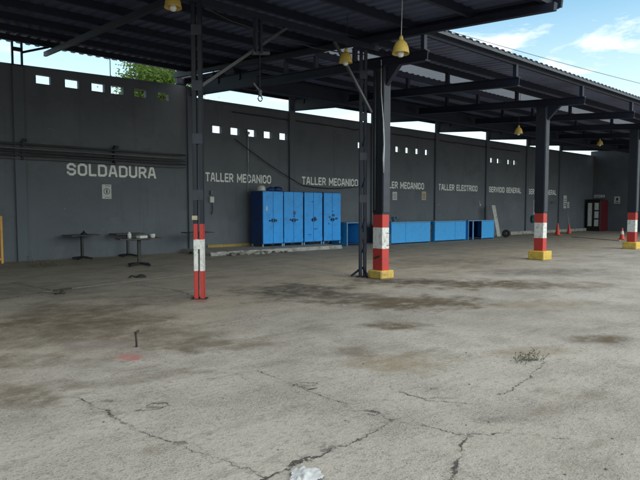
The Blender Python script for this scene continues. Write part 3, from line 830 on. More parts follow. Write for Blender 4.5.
# pale hose hanging down the near thick column
def pol(pts): return [Vector(p) for p in pts]
mb = MB(); mb.tube([(COLX[0] - 0.13, CY - 0.10, 4.7), (COLX[0] - 0.135, CY - 0.11, 4.0), (COLX[0] - 0.13, CY - 0.17, 3.4), (COLX[0] - 0.12, CY - 0.19, 2.9), (COLX[0] - 0.125, CY - 0.175, 2.6), (COLX[0] - 0.12, CY - 0.18, 2.3)], [0.006, 0.008, 0.012, 0.018, 0.022, 0.01], 8)
tag(mb.build('hanging_hose', M['cord'], origin=(COLX[0] - 0.12, CY - 0.18, 2.3)), 'thin pale hose hanging loosely down the nearest thick column', 'hose')
mb = MB(); mb.tube([(COLX[0] - 0.125, CY + 0.07, 1.5), (COLX[0] - 0.125, CY + 0.07, 4.5)], 0.018, 8)
tag(mb.build('conduit_pipe', M['steel_grey'], origin=(COLX[0] - 0.125, CY + 0.07, 1.5)), 'straight grey conduit running up the side of the nearest thick column', 'conduit')

# roof post and strut on the first pilaster
mb = MB(); x = PIL[0]
zt = zl(WY) - 0.02
for dx in (-0.12, 0.12): mb.box((x + dx, WY - 0.05, (zt + 5.63) / 2), (0.05, 0.10, zt - 5.63))
mb.box((x, WY - 0.05, 6.1), (0.19, 0.09, 0.10)); mb.bar((x + 0.1, WY - 0.05, 6.02), (x + 0.85, WY - 0.05, zt + 0.02), 0.05, 0.06)
tag(mb.build('roof_bracket', M['steel'], origin=(x, WY - 0.05, 5.78)), 'open dark steel bracket with a strut, on top of the leftmost pilaster', 'bracket')
mb = MB(); x = PIL[1] - 0.2
mb.box((x - 0.1, WY + 0.06, 6.02), (0.34, 0.2, 0.32)); mb.box((x + 0.1, WY + 0.0, 6.1), (0.5, 0.12, 0.16))
tag(mb.build('roof_bracket', M['steel'], origin=(x, WY, 5.85)), 'solid dark steel block between wall and roof at the step in the wall top', 'bracket')

# ------------------------------------------------------------------ pipes and cables on the wall
def wallpipe(zs, r, m, label, name='wall_pipe', dy=0.06, x0=-14.0, x1=8.55, cat='pipe', grp='pipes along the near wall', sag=0.0):
    pts = []
    n = 40
    for i in range(n + 1):
        x = x0 + (x1 - x0) * i / n
        pts.append((x, WY - 0.14 - dy, zs + sag * (mnoise.noise(Vector((x * 0.35, zs * 7, 0)))) - 0.012 * (x - x0) * sag * 10 * 0.1))
    mb = MB(); mb.tube(pts, r, 8)
    tag(mb.build(name, m, origin=pts[0]), label, cat, grp)
wallpipe(3.40, 0.028, M['pipe'], 'topmost of the dark pipes above the word SOLDADURA', sag=0.02)
wallpipe(3.28, 0.035, M['pipe_light'], 'second pipe from the top above the word SOLDADURA, lighter grey', sag=0.02)
wallpipe(3.18, 0.024, M['pipe'], 'middle black pipe of the bundle above the word SOLDADURA', sag=0.02)
wallpipe(3.10, 0.03, M['pipe'], 'second lowest dark pipe above the word SOLDADURA', sag=0.03)
wallpipe(2.99, 0.02, M['pipe_light'], 'lowest thin grey pipe, just above the word SOLDADURA', dy=0.03, sag=0.05)
for u, lab in ((21, 'dark pipe clamp on the leftmost pilaster'), (113, 'dark pipe clamp above the middle of the word SOLDADURA')):
    x = onY(u, 150, WY).x; mb = MB()
    mb.box((x, WY - 0.10, 3.22), (0.05, 0.2, 0.55)); mb.box((x + 0.07, WY - 0.08, 3.52), (0.12, 0.16, 0.08))
    tag(mb.build('pipe_clamp', M['steel'], origin=(x, WY - 0.1, 3.2)), lab, 'pipe clamp')
def sagline(a, b, s, n=18):
    a, b = Vector(a), Vector(b)
    return [a.lerp(b, i / n) - Vector((0, 0, 4 * s * (i / n) * (1 - i / n))) for i in range(n + 1)]
a, b = onY(235, 139, WY - 0.12), onY(302, 185, WY - 0.12)
mb = MB(); mb.tube(sagline(a, b, 0.08) + sagline(b, onY(360, 186, WY - 0.12), 0.12)[1:], 0.016, 6)
tag(mb.build('sagging_cable', M['cable'], origin=a), 'black cable drooping across the wall above the blue lockers', 'cable')
a, b = onY(232, 112, WY - 0.05), onY(365, 131, WY - 0.05)
mb = MB(); mb.tube([a.lerp(b, i / 20) + Vector((0, 0, 0.05 * mnoise.noise(Vector((i * 0.7, 2, 1))))) for i in range(21)], 0.018, 6)
tag(mb.build('wall_cable', M['cable'], origin=a), 'dark cable clipped along the top of the wall behind the lockers', 'cable')
a, b = onY(392, 134, WY - 0.05), onY(520, 152, WY - 0.05)
mb = MB(); mb.tube([a.lerp(b, i / 20) + Vector((0, 0, 0.04 * mnoise.noise(Vector((i * 0.7, 5, 1))))) for i in range(21)], 0.02, 6)
tag(mb.build('wall_cable', M['cable'], origin=a), 'dark cable along the wall top between the two nearer thick columns', 'cable')
x = onY(247.5, 150, WY).x
mb = MB(); mb.tube([(x, WY - 0.04, 4.42), (x, WY - 0.04, 3.3)], 0.022, 8); mb.tube([(x, WY - 0.04, 3.3), (x - 0.02, WY - 0.04, 2.2)], 0.012, 8)
mb.lathe([(0, 0.06), (0.05, 0.04), (0.06, 0), (0.05, -0.05), (0, -0.06)], (x, WY - 0.07, 4.42), 12)
tag(mb.build('wall_conduit', M['cord'], origin=(x, WY - 0.04, 2.2)), 'thin pale conduit with a round knob, coming down the wall left of the lockers', 'conduit')
# whip aerial behind the wall
p = onY(110, 77, WY + 0.15)
mb = MB(); mb.tube([(p.x, WY + 0.12, 5.6), (p.x, WY + 0.12, 6.35)], 0.014, 6); mb.box((p.x - 0.06, WY + 0.12, 6.33), (0.14, 0.02, 0.02))
tag(mb.build('wall_rod', M['steel'], origin=(p.x, WY + 0.12, 5.6)), 'thin dark rod standing up from the wall top against the sky', 'rod')
# overhead wire across the sky
d0, d1 = ray(425, 24), ray(700, 98)
a, b = CAM + d0 * 46, CAM + d1 * 60
mb = MB(); mb.tube(sagline(a, b, 0.2), 0.022, 6)
tag(mb.build('overhead_wire', M['cable'], origin=a), 'thin dark wire crossing the sky above the far roof', 'wire')

# ------------------------------------------------------------------ wall notices, boxes
def notice(u0, u1, v0, v1, m, label, marks, name='wall_notice', y=None):
    yy = WY if y is None else y
    p, q = onY(u0, v0, yy), onY(u1, v1, yy)
    x0, x1, z1, z0 = p.x, q.x, (onY((u0 + u1) / 2, v0, yy)).z, (onY((u0 + u1) / 2, v1, yy)).z
    o = thing(name, label, 'notice', ((x0 + x1) / 2, yy - 0.005, z0))
    mb = MB(); W, H = x1 - x0, z1 - z0
    mb.box((0, -0.005, H / 2), (W, 0.008, H)); mb.build('sheet', m, o)
    mb = MB()
    marks(mb, W, H)
    mb.build('print', M['ink'], o)
    return o
def ringmarks(mb, W, H):
    r = W * 0.34; cz = H * 0.52; n = 28
    for k in range(n):
        a0, a1 = k / n * 2 * math.pi, (k + 1) / n * 2 * math.pi
        mb.prism([(r * math.cos(a0), -0.0105, cz + r * math.sin(a0)), (r * math.cos(a1), -0.0105, cz + r * math.sin(a1)),
                  (r * .82 * math.cos(a1), -0.0105, cz + r * .82 * math.sin(a1)), (r * .82 * math.cos(a0), -0.0105, cz + r * .82 * math.sin(a0))], (0, -0.001, 0))
    mb.box((0, -0.011, cz - r * 0.1), (r * 0.42, 0.001, r * 0.9)); mb.box((0, -0.011, cz + r * 0.52), (r * 0.34, 0.001, r * 0.26))
    mb.box((W * 0.08, -0.011, H * 0.10), (W * 0.6, 0.001, H * 0.03)); mb.box((W * 0.1, -0.011, H * 0.91), (W * 0.5, 0.001, H * 0.03))
def linemarks(mb, W, H):
    for k in range(4): mb.box((0, -0.011, H * (0.2 + 0.17 * k)), (W * (0.7 - 0.1 * (k % 2)), 0.001, H * 0.05))
notice(101.8, 111.4, 184.5, 198.8, M['paper'], 'white notice with a black ring symbol under the word SOLDADURA', ringmarks)
notice(392.4, 396.8, 191.8, 200, M['paper'], 'small plain white notice on the wall right of the nearest thick column', linemarks)
notice(421.5, 425.8, 191.5, 200, M['paper_beige'], 'small beige notice on the wall under the end of the third TALLER MECANICO', linemarks)
notice(533.5, 539.6, 200, 214.5, M['board'], 'tall white panel on the wall partly behind the middle thick column', linemarks)
notice(563.5, 566.3, 195.5, 208.3, M['paper'], 'narrow upright white notice on the wall above the cones', linemarks)
notice(567.2, 569, 202, 208, M['paper'], 'tiny white slip beside the narrow upright notice above the cones', linemarks)
notice(550, 554, 201.5, 204, M['pipe_light'], 'small grey plate right of the middle thick column', linemarks)
# notice on the end wall
p0, p1 = onX(614.4, 196.5, XE), onX(620, 203.5, XE)
o = thing('wall_notice', 'white notice with dark print on the end wall right of the red cooler', 'notice', (XE - 0.005, (p0.y + p1.y) / 2, p1.z))
W, H = abs(p0.y - p1.y), p0.z - p1.z
mb = MB(); mb.box((-0.005, 0, H / 2), (0.008, W, H)); mb.build('sheet', M['paper'], o)
mb = MB(); mb.box((-0.011, 0, H * .6), (0.001, W * .35, H * .4)); mb.box((-0.011, 0, H * .18), (0.001, W * .6, H * .1)); mb.build('print', M['ink'], o)
# switch box behind the slim column
sb = thing('switch_box', 'small grey switch box on the wall just right of the slim banded column', 'switch box', tuple(onY(210.8, 201, WY)))
mb = MB(); mb.box((0, -0.06, 0.05), (0.16, 0.11, 0.22), bevel=0.01); mb.build('case', M['white'], sb)
mb = MB(); mb.box((0, -0.05, 0.30), (0.10, 0.09, 0.16), bevel=0.01); mb.build('switch', M['pipe_light'], sb)
mb = MB(); mb.tube([(0.02, -0.05, -0.06), (0.04, -0.07, -0.3), (0.0, -0.06, -0.5)], 0.014, 6); mb.build('cable_tail', M['cable'], sb)
# small sockets on the far wall
for u, v, lab in ((479.5, 205, 'small white socket on the wall above the open blue bench'), (437.5, 205, 'small white socket on the wall right of the second pilaster beyond the near column')):
    p = onY(u, v, WY); mb = MB(); mb.box((p.x, WY - 0.03, p.z), (0.09, 0.06, 0.13), Matrix.Rotation(R(15), 3, 'Y'), bevel=0.01)
    mb.tube([(p.x - 0.02, WY - 0.03, p.z + 0.05), (p.x - 0.10, WY - 0.03, p.z + 0.25)], 0.015, 6)
    tag(mb.build('wall_socket', M['white'], origin=tuple(p)), lab, 'socket')

# ------------------------------------------------------------------ ledge and lockers
LZ = 0.13
lx0, lx1 = onY(211, 252, 15.62).x, onZ(343, 248.5).x
fy = 15.62
lg = thing('concrete_ledge', 'low pale concrete ledge with a broken edge, under the blue lockers', 'ledge', (lx0, fy, 0))
mb = MB()
n = 60; prev = None; bm = mb.bm
for i in range(n + 1):
    x = lx0 + (lx1 - lx0) * i / n
    brk = max(0, 1 - i / n * 1.55)
    o_ = (mnoise.noise(Vector((x * 3.1, 0, 4))) * 0.16 + mnoise.noise(Vector((x * 9, 3, 4))) * 0.07) * (brk + 0.05)
    dz = min(0, mnoise.noise(Vector((x * 4, 9, 2)))) * 0.09 * brk
    yf = fy + o_ + 0.10 * brk
    cur = [bm.verts.new(v) for v in ((x, yf - 0.05, 0), (x, yf, LZ + dz), (x, yf + 0.25, LZ), (x, WY - 0.005, LZ))]
    if prev:
        for k in range(3): bm.faces.new((prev[k], cur[k], cur[k + 1], prev[k + 1]))
    prev = cur
    if i in (0, n): bm.faces.new(cur + [bm.verts.new((x, WY - 0.005, 0))])
under(mb.build('slab', M['kerb']), lg)
mb = MB(); xa, xb = onY(207, 249, WY).x, onY(249, 245, WY).x
mb.box(((xa + xb) / 2, WY - 0.03, LZ + 0.05), (xb - xa, 0.05, 0.10)); under(mb.build('yellow_line', M['kerb_yellow']), lg)
# rubble at the foot of the broken edge
for k in range(16):
    x = lx0 + 0.5 + random.random() * 2.6; y = fy - 0.04 - random.random() * 0.25; s_ = random.uniform(0.04, 0.13)
    mb = MB(); bmesh.ops.create_icosphere(mb.bm, subdivisions=1, radius=s_)
    for v in mb.bm.verts: v.co *= 0.75 + 0.5 * random.random(); v.co.z *= 0.55
    for v in mb.bm.verts: v.co += Vector((0, 0, s_ * 0.3))
    o = mb.build('rubble_stone', M['kerb_dark'] if k % 3 else M['kerb']); o.location = (x, y, 0)
    tag(o, 'broken piece of concrete lying at the foot of the ledge left of the lockers', 'rubble', 'broken concrete at the ledge foot')

LW, LD, LH = 0.94, 0.78, 2.08
lk_y = 16.6
def make_locker(label):
    t = thing('blue_locker', label, 'locker', (0, 0, 0), 0, 'blue two-door lockers on the ledge')
    mb = MB(); mb.box((0, LD / 2 + 0.012, 0.10 + (LH - 0.10) / 2), (LW, LD - 0.024, LH - 0.10), bevel=0.006); mb.build('body', M['locker_side'], t)
    for sx in (-1, 1):
        d = MB(); d.box((sx * (LW / 4 - 0.004), 0.0, 0.10 + (LH - 0.10) / 2), (LW / 2 - 0.022, 0.022, LH - 0.15), bevel=0.004)
        do = d.build('door', M['locker'], t)
        h = MB(); h.box((sx * 0.055, -0.03, 0.98), (0.03, 0.04, 0.13), bevel=0.006); h.box((sx * 0.10, -0.02, 0.98), (0.05, 0.02, 0.035))
        h.build('handle', M['black'], do)
        for sz in (0.22, 1.95):
            hg = MB(); hg.tube([(sx * (LW / 2 - 0.012), -0.012, sz - 0.06), (sx * (LW / 2 - 0.012), -0.012, sz + 0.06)], 0.009, 6); hg.build('hinge', M['locker'], do)
    for sx in (-1, 1):
        for yy in (0.04, LD - 0.05):
            l = MB(); l.box((sx * (LW / 2 - 0.03), yy, 0.05), (0.045, 0.045, 0.10)); l.build('leg', M['bench_edge'], t)
    return t
lks = []
labs = ['blue two-door locker on the ledge, leftmost, with a white sticker and a helmet on top',
        'second blue locker from the left, with a dark round mark between its doors',
        'third blue locker from the left, with scratches low on its doors',
        'rightmost blue locker on the ledge, with dark blotches around its handles']
lu = [(263.7, 282.5), (284.5, 302.5), (304.5, 322), (323.7, 340.5)]
src = None
for i, lab in enumerate(labs):
    a = onY(lu[i][0], 247, lk_y).x; b = onY(lu[i][1], 246, lk_y).x
    t = make_locker(lab) if src is None else copy_tree(src)
    src = src or t
    t.location = ((a + b) / 2, lk_y, LZ); t['label'] = lab
    lks.append(t)
LK_X = [t.location.x for t in lks]; print('lockers', LK_X, lk_y)
def lmark(t, shapes, m, name):
    for x, z, w_, h_ in shapes:
        mb = MB(); n = 9
        pts = [(x + w_ * math.cos(k / n * 6.283) * random.uniform(.7, 1.1), -0.0125, z + h_ * math.sin(k / n * 6.283) * random.uniform(.7, 1.1)) for k in range(n)]
        mb.prism(pts, (0, -0.001, 0)); mb.build(name, m, t)
lmark(lks[0], [(0.14, 0.98, .05, .06), (-.17, .97, .05, .04)], M['ink'], 'stain')
mb = MB(); mb.box((-0.29, -0.013, 1.42), (0.07, 0.002, 0.16)); mb.build('sticker', M['paper'], lks[0])
lmark(lks[1], [(0.03, 1.26, .07, .09), (0.02, 1.12, .03, .05), (.17, 1.0, .05, .05), (-.16, 1.0, .05, .05)], M['locker_side'], 'stain')
lmark(lks[2], [(0.06, 1.05, .09, .07), (.14, .98, .06, .04), (-.05, 1.7, .08, .02)], M['locker_side'], 'stain')
lmark(lks[2], [(0.1, .62, .13, .02), (-0.2, .4, .1, .015)], M['locker_side'], 'scratch')
lmark(lks[3], [(0.05, 1.16, .10, .06), (-.15, 1.08, .06, .05), (.22, 1.02, .09, .05), (-.20, .82, .03, .05), (.0, 1.32, .06, .02)], M['locker_side'], 'stain')
# helmet and blue bundle on top of the first locker
p = Vector((LK_X[0] - 0.22, lk_y + 0.45, LZ + LH))
hm = thing('safety_helmet', 'white safety helmet on the top of the leftmost locker', 'helmet', tuple(p))
mb = MB(); mb.lathe([(0.15, 0.02), (0.15, 0.09), (0.13, 0.16), (0.08, 0.21), (0, 0.225)], n=20)
for v in mb.bm.verts: v.co.y *= 1.18
mb.bar((0, -0.16, 0.13), (0, 0.16, 0.13), 0.025, 0.02); mb.build('shell', M['white'], hm)
mb = MB(); mb.lathe([(0.15, 0.0), (0.19, 0.005), (0.185, 0.018), (0.15, 0.025)], n=20)
for v in mb.bm.verts: v.co.y *= 1.18
mb.build('brim', M['white'], hm)
for k, (dx, s_, lab) in enumerate(((0.10, 0.13, 'small dark blue bag on the leftmost locker next to the helmet'), (0.42, 0.15, 'larger dark blue bag at the right end of the leftmost locker top'))):
    mb = MB(); bmesh.ops.create_icosphere(mb.bm, subdivisions=3, radius=1.0)
    for v in mb.bm.verts:
        q = v.co.copy(); f_ = 1 + 0.25 * mnoise.noise(q * 1.8 + Vector((k * 5, 0, 0)))
        v.co = Vector((q.x * s_ * 1.3 * f_, q.y * s_ * 1.1 * f_, max(q.z, -0.55) * s_ * 0.8 * f_ + 0.55 * s_ * 0.8))
    for f_ in mb.bm.faces: f_.smooth = True
    o = mb.build('cloth_bag', M['locker_side']); o.location = (LK_X[0] + dx, lk_y + 0.3, LZ + LH)
    tag(o, lab, 'bag')

# ------------------------------------------------------------------ blue workbenches
BY = 15.95; BH = 0.98; BD = 1.0
def bench_x(u): return onY(u, 235, BY).x
def bench(u0, u1, label, cells, BY=BY):
    """cells: list of (fraction from, to, kind) across the front; kind 'panel', 'open' or 'gap'"""
    x0, x1 = onY(u0, 235, BY).x, onY(u1, 235, BY).x; W = x1 - x0
    t = thing('workbench', label, 'workbench', (x0, BY, 0), 0, 'low blue workbenches along the wall')
    mb = MB(); mb.box((W / 2, BD / 2, BH - 0.02), (W + 0.03, BD + 0.04, 0.04), bevel=0.006); mb.build('worktop', M['bench_edge'], t)
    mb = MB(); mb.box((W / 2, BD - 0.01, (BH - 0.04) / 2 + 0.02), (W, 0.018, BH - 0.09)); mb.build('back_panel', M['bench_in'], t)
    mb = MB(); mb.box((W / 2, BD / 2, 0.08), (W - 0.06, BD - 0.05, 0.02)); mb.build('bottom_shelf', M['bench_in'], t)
    for x in (0.01, W - 0.01):
        mb = MB(); mb.box((x, BD / 2, (BH - 0.04) / 2), (0.02, BD - 0.03, BH - 0.045)); mb.build('side_panel', M['bench'], t)
    for a, b, kind in cells:
        xa, xb = W * a, W * b
        if kind == 'panel':
            d = MB(); d.box(((xa + xb) / 2, -0.006, BH / 2 - 0.0), (xb - xa - 0.015, 0.02, BH - 0.10), bevel=0.004); d.build('door', M['bench'], t)
        for x in (xa, xb):
            pass
        if kind != 'panel':
            for x in (xa + 0.02, xb - 0.02):
                d = MB(); d.box((x, -0.004, BH / 2 - 0.02), (0.04, 0.024, BH - 0.05)); d.build('post', M['bench_edge'], t)
    return t
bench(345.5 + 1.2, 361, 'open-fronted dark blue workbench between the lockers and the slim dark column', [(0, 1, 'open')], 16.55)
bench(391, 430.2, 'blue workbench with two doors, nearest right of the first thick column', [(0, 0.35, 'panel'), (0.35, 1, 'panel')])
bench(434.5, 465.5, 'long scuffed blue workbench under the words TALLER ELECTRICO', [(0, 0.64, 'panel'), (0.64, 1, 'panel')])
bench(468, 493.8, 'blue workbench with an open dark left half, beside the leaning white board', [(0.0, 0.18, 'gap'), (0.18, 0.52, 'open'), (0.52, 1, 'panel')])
# machine on the nearest bench
p = Vector((bench_x(400), BY + 0.35, BH))
vs = thing('bench_vise', 'small grey blue vise sitting on the nearest blue bench top', 'vise', tuple(p), R(20))
mb = MB(); mb.lathe([(0.11, 0), (0.11, 0.03), (0.07, 0.05), (0.06, 0.09)], n=16); mb.build('base', M['tool_blue'], vs)
mb = MB(); mb.box((-0.02, 0, 0.12), (0.30, 0.11, 0.09), bevel=0.02); mb.box((-0.14, 0, 0.17), (0.07, 0.15, 0.10), bevel=0.01); mb.build('body', M['tool_blue'], vs)
mb = MB(); mb.box((0.19, 0, 0.15), (0.06, 0.15, 0.14), bevel=0.01); mb.build('jaw', M['tool_blue'], vs)
mb = MB(); mb.tube([(0.2, 0, 0.1), (0.34, 0, 0.1)], 0.02, 8); mb.tube([(0.33, -0.12, 0.1), (0.33, 0.12, 0.1)], 0.01, 6); mb.build('screw_handle', M['steel_grey'], vs)
# dark fitting between two benches
p = onZ(432, 243)
mb = MB(); mb.box((0, 0, 0.42), (0.16, 0.14, 0.84), bevel=0.01); mb.box((0.1, -0.05, 0.72), (0.05, 0.05, 0.32)); mb.lathe([(0, 0.04), (0.04, 0.03), (0.05, 0), (0, -0.02)], (0, -0.08, 0.52), 10)
o = mb.build('pedestal_post', M['black']); o.location = (bench_x(432.3), BY + 0.15, 0)
tag(o, 'dark square post standing in the gap between two blue benches', 'post')

# leaning board and tyre
p = onZ(499, 236.6)
H_ = 1.78
bt = onY(493.5, 205.2, p.y + 0.15)
mb = MB()
a, b = Vector((p.x, p.y, 0.0)), bt
ax_ = (b - a); W_ = 0.36
mb.prism([a + Vector((-W_ / 2, 0, 0.01)), a + Vector((W_ / 2, 0, 0.01)), b + Vector((W_ / 2, 0, 0)), b + Vector((-W_ / 2, 0, 0))], (0, 0.05, 0))
lb = thing('leaning_board', 'tall narrow dirty white board leaning beside the last blue bench', 'board', tuple(p))
under(mb.build('panel', M['board']), lb)
mb = MB(); q = a.lerp(b, 0.62); mb.lathe([(0.03, 0), (0.03, 0.01), (0, 0.012)], (0, 0, 0), 12)
bmesh.ops.rotate(mb.bm, cent=(0, 0, 0), matrix=Matrix.Rotation(R(90), 3, 'X'), verts=mb.bm.verts[:])
bmesh.ops.translate(mb.bm, vec=q + Vector((0.08, -0.002, 0)), verts=mb.bm.verts[:])
under(mb.build('knob', M['black']), lb)
p = onZ(506, 237.4)
ty = thing('spare_tyre', 'black tyre on a pale rim lying at the foot of the white board', 'tyre', (p.x, p.y, 0.0), R(-50))
def torus(mb, Rm, rm, c, nx=28, ny=12, flat=1.0):
    rings = []
    for i in range(nx):
        a = i / nx * 2 * math.pi; rg = []
        for j in range(ny):
            b = j / ny * 2 * math.pi
            rr = Rm + rm * math.cos(b)
            rg.append(mb.bm.verts.new((c[0] + rr * math.cos(a), c[1] + rm * flat * math.sin(b), c[2] + rr * math.sin(a))))
        rings.append(rg)
    for i in range(nx):
        for j in range(ny):
            f = mb.bm.faces.new((rings[i][j], rings[(i + 1) % nx][j], rings[(i + 1) % nx][(j + 1) % ny], rings[i][(j + 1) % ny])); f.smooth = True
mb = MB(); torus(mb, 0.155, 0.06, (0, 0, 0.215), flat=1.2); mb.build('tread', M['rubber'], ty)
mb = MB(); mb.lathe([(0, -0.02), (0.10, -0.03), (0.11, 0.03), (0, 0.02)], n=20)
bmesh.ops.rotate(mb.bm, cent=(0, 0, 0), matrix=Matrix.Rotation(R(90), 3, 'X'), verts=mb.bm.verts[:]); bmesh.ops.translate(mb.bm, vec=(0, 0, 0.215), verts=mb.bm.verts[:])
mb.build('rim', M['steel_grey'], ty)

# ------------------------------------------------------------------ pedestal tables
def make_table(label):
    t = thing('pedestal_table', label, 'table', (0, 0, 0), 0, 'pedestal tables by the wall')
    mb = MB(); mb.box((0, 0, 0.735), (1.12, 0.70, 0.03), bevel=0.006); mb.build('tabletop', M['tabletop'], t)
    mb = MB(); mb.box((0, 0, 0.71), (0.5, 0.35, 0.02)); mb.box((0, 0, 0.38), (0.085, 0.085, 0.66), bevel=0.004); mb.build('post', M['black'], t)
    mb = MB()
    for a in (35, 125):
        ca, sa = math.cos(R(a)), math.sin(R(a))
        for sg in (-1, 1):
            mb.bar((0.0 + sg * ca * 0.03, sg * sa * 0.03, 0.075), (sg * ca * 0.36, sg * sa * 0.36, 0.035), 0.06, 0.05)
            mb.box((sg * ca * 0.34, sg * sa * 0.34, 0.01), (0.05, 0.05, 0.02))
    mb.build('cross_base', M['black'], t)
    return t
tb = make_table('pedestal table farthest left, pushed against the wall under the ring notice')
q = onZ(82.5, 259.3); tb.location = (q.x, min(q.y, WY - 0.4), 0); tb.rotation_euler.z = R(8)
t2 = copy_tree(tb); q = onZ(128, 256.5); t2.location = (q.x, min(q.y, WY - 0.4), 0); t2.rotation_euler.z = R(0)
t2['label'] = 'middle pedestal table against the wall, half hidden behind the one with white clutter'
t3 = copy_tree(tb); q = onZ(139.5, 265.8); t3.location = (q.x, q.y, 0); t3.rotation_euler.z = R(-8)
t3['label'] = 'nearest pedestal table standing out from the wall, white clutter on its top'
t4 = copy_tree(tb); q = onZ(198, 254); t4.location = (q.x, min(q.y, WY - 0.42), 0); t4.rotation_euler.z = R(0)
t4['label'] = 'pedestal table half hidden behind the slim red and white column'
tb.scale = (0.82, 1, 1); t2.scale = (0.85, 1, 1); t4.scale = (0.82, 1, 1)
# clutter on the tables
def on_table(t, x, y):
    m_ = Matrix.Rotation(t.rotation_euler.z, 3, 'Z'); return Vector(t.location) + m_ @ Vector((x, y, 0)) + Vector((0, 0, 0.75))
o = MB(); o.lathe([(0, 0), (0.05, 0), (0.05, 0.12), (0.025, 0.14), (0.025, 0.17), (0, 0.17)], n=14); o = o.build('plastic_bottle', M['white']); o.location = on_table(t3, -0.27, -0.1)
tag(o, 'small white bottle on the left of the nearest pedestal table', 'bottle')
o = MB(); o.box((0, 0, 0.035), (0.26, 0.16, 0.07), bevel=0.01); o = o.build('paper_pack', M['white']); o.location = on_table(t3, 0.05, -0.12); o.rotation_euler.z = R(20)
tag(o, 'flat white pack in the middle of the nearest pedestal table', 'pack')
o = MB(); o.lathe([(0, 0), (0.06, 0), (0.07, 0.11), (0, 0.11)], n=14); o = o.build('white_pot', M['white']); o.location = on_table(t3, 0.33, -0.12)
tag(o, 'round white pot on the right of the nearest pedestal table', 'pot')
o = MB(); o.box((0, 0, 0.04), (0.10, 0.10, 0.08), bevel=0.01); o = o.build('black_box', M['black']); o.location = on_table(t3, 0.2, -0.05)
tag(o, 'small black box beside the white pot on the nearest pedestal table', 'box')
o = MB(); o.lathe([(0, 0), (0.10, 0), (0.08, 0.05), (0.03, 0.07), (0.02, 0.12), (0, 0.12)], n=14); o = o.build('metal_lid', M['steel']); o.location = on_table(tb, 0.08, 0.05)
tag(o, 'small dark lid on the farthest left pedestal table', 'lid')

# yellow barrier at the left edge
p = onZ(2.4, 263.5)
br = thing('yellow_barrier', 'yellow tubular steel barrier at the left picture edge', 'barrier', (p.x, p.y, 0))
mb = MB(); Hb = 1.33; Wb = 1.9
for x in (0, -Wb): mb.bar((x, 0, 0), (x, 0, Hb), 0.055, 0.055)
mb.bar((-0.03, 0, Hb - 0.028), (-Wb + 0.03, 0, Hb - 0.028), 0.05, 0.05); mb.bar((-0.03, 0, 0.12), (-Wb + 0.03, 0, 0.12), 0.05, 0.05)
mb.build('frame', M['yellow_steel'], br)
for k in range(1, 7):
    mb = MB(); mb.tube([(-Wb * k / 7, 0, 0.145), (-Wb * k / 7, 0, Hb - 0.05)], 0.012, 6); mb.build('rail', M['yellow_steel'], br)

# ------------------------------------------------------------------ lamps
def make_lamp(label, grp='yellow bell lamps hung from the roofs'):
    t = thing('pendant_lamp', label, 'lamp', (0, 0, 0), 0, grp)
    mb = MB(); mb.lathe([(0.035, 0.02), (0.06, 0.0), (0.09, -0.03), (0.118, -0.10), (0.130, -0.175), (0.134, -0.19), (0.128, -0.188), (0.112, -0.10), (0.085, -0.04), (0.03, 0.0)], n=28); mb.build('shade', M['lamp'], t)
    mb = MB(); mb.lathe([(0, 0.09), (0.022, 0.085), (0.03, 0.06), (0.035, 0.02), (0.03, 0.0)], n=14); mb.build('cap', M['lamp'], t)
    mb = MB(); mb.lathe([(0.02, -0.02), (0.028, -0.09), (0.05, -0.16), (0.052, -0.20), (0.035, -0.235), (0, -0.245)], n=16); mb.build('bulb', M['bulb'], t)
    return t
def hang(t, pos, zroof, cm='cord'):
    t.location = pos
    mb = MB(); mb.tube([(0, 0, 0.08), (0, 0, zroof - pos[2])], 0.006, 6); mb.build('cord', M[cm], t)
la = make_lamp('yellow bell lamp on a long cord right of the nearest thick column top')
src_children = list(la.children)
labs = {(346, 58): 'yellow bell lamp left of the nearest thick column top', (173, 2): 'lamp cut by the top picture edge above the slim column',
        (518.7, 131): 'dim yellow lamp under the far roof left of the middle column', (600, 143): 'dim yellow lamp under the far roof between the last two columns'}
others = []
for k in labs:
    c = copy_tree(la); c['label'] = labs[k]; others.append((k, c))
def lamp_at(u, v, y): p = onY(u, v, y); return (p.x, p.y, p.z + 0.1)
P_ = lamp_at(401, 48, 5.7); hang(la, P_, zl(5.7))
for (u, v), c in others:
    y = {346: 7.85, 173: 8.0, 518.7: 9.6, 600: 10.9}[u]
    P_ = lamp_at(u, v, y)
    hang(c, P_, (zl if u < 500 else zr)(y), 'cable')
la.rotation_euler = (0, R(2), 0); others[0][1].rotation_euler = (R(3), R(-4), R(40)); others[2][1].rotation_euler = (R(2), 0, R(70))

# ------------------------------------------------------------------ cooler, cones, small things at the far end
cxy = onZ(597, 230)
ck = thing('drinks_cooler', 'black framed drinks cooler with a red side, in the far corner', 'cooler', (40.33, 17.06, 0), 0)
cw, cd, ch = 0.97, 1.26, 2.2
mb = MB(); mb.box((0, 0, ch / 2), (cd, cw, ch), bevel=0.02); mb.build('cabinet', M['black'], ck)
mb = MB(); mb.box((0, -cw / 2 - 0.006, ch / 2), (cd - 0.04, 0.012, ch - 0.06)); mb.build('side_panel', M['cooler_red'], ck)
for k, yy in enumerate((0.22, -0.24)):
    d = MB(); d.box((-cd / 2 - 0.015, yy, ch / 2 + 0.05), (0.03, 0.42, ch - 0.35), bevel=0.006); do = d.build('door', M['black'], ck)
    for z0, z1 in (((0.35, 2.0),) if k == 0 else ((0.35, 0.82), (0.92, 1.40), (1.5, 2.0))):
        g_ = MB(); g_.box((-cd / 2 - 0.034, yy, (z0 + z1) / 2), (0.006, 0.28, z1 - z0)); g_.build('shelf_display', M['cooler_shelf'], do)
hd = MB(); hd.box((-cd / 2 + 0.1, 0.0, ch + 0.03), (0.3, cw, 0.05)); hd.build('top_rail', M['black'], ck)
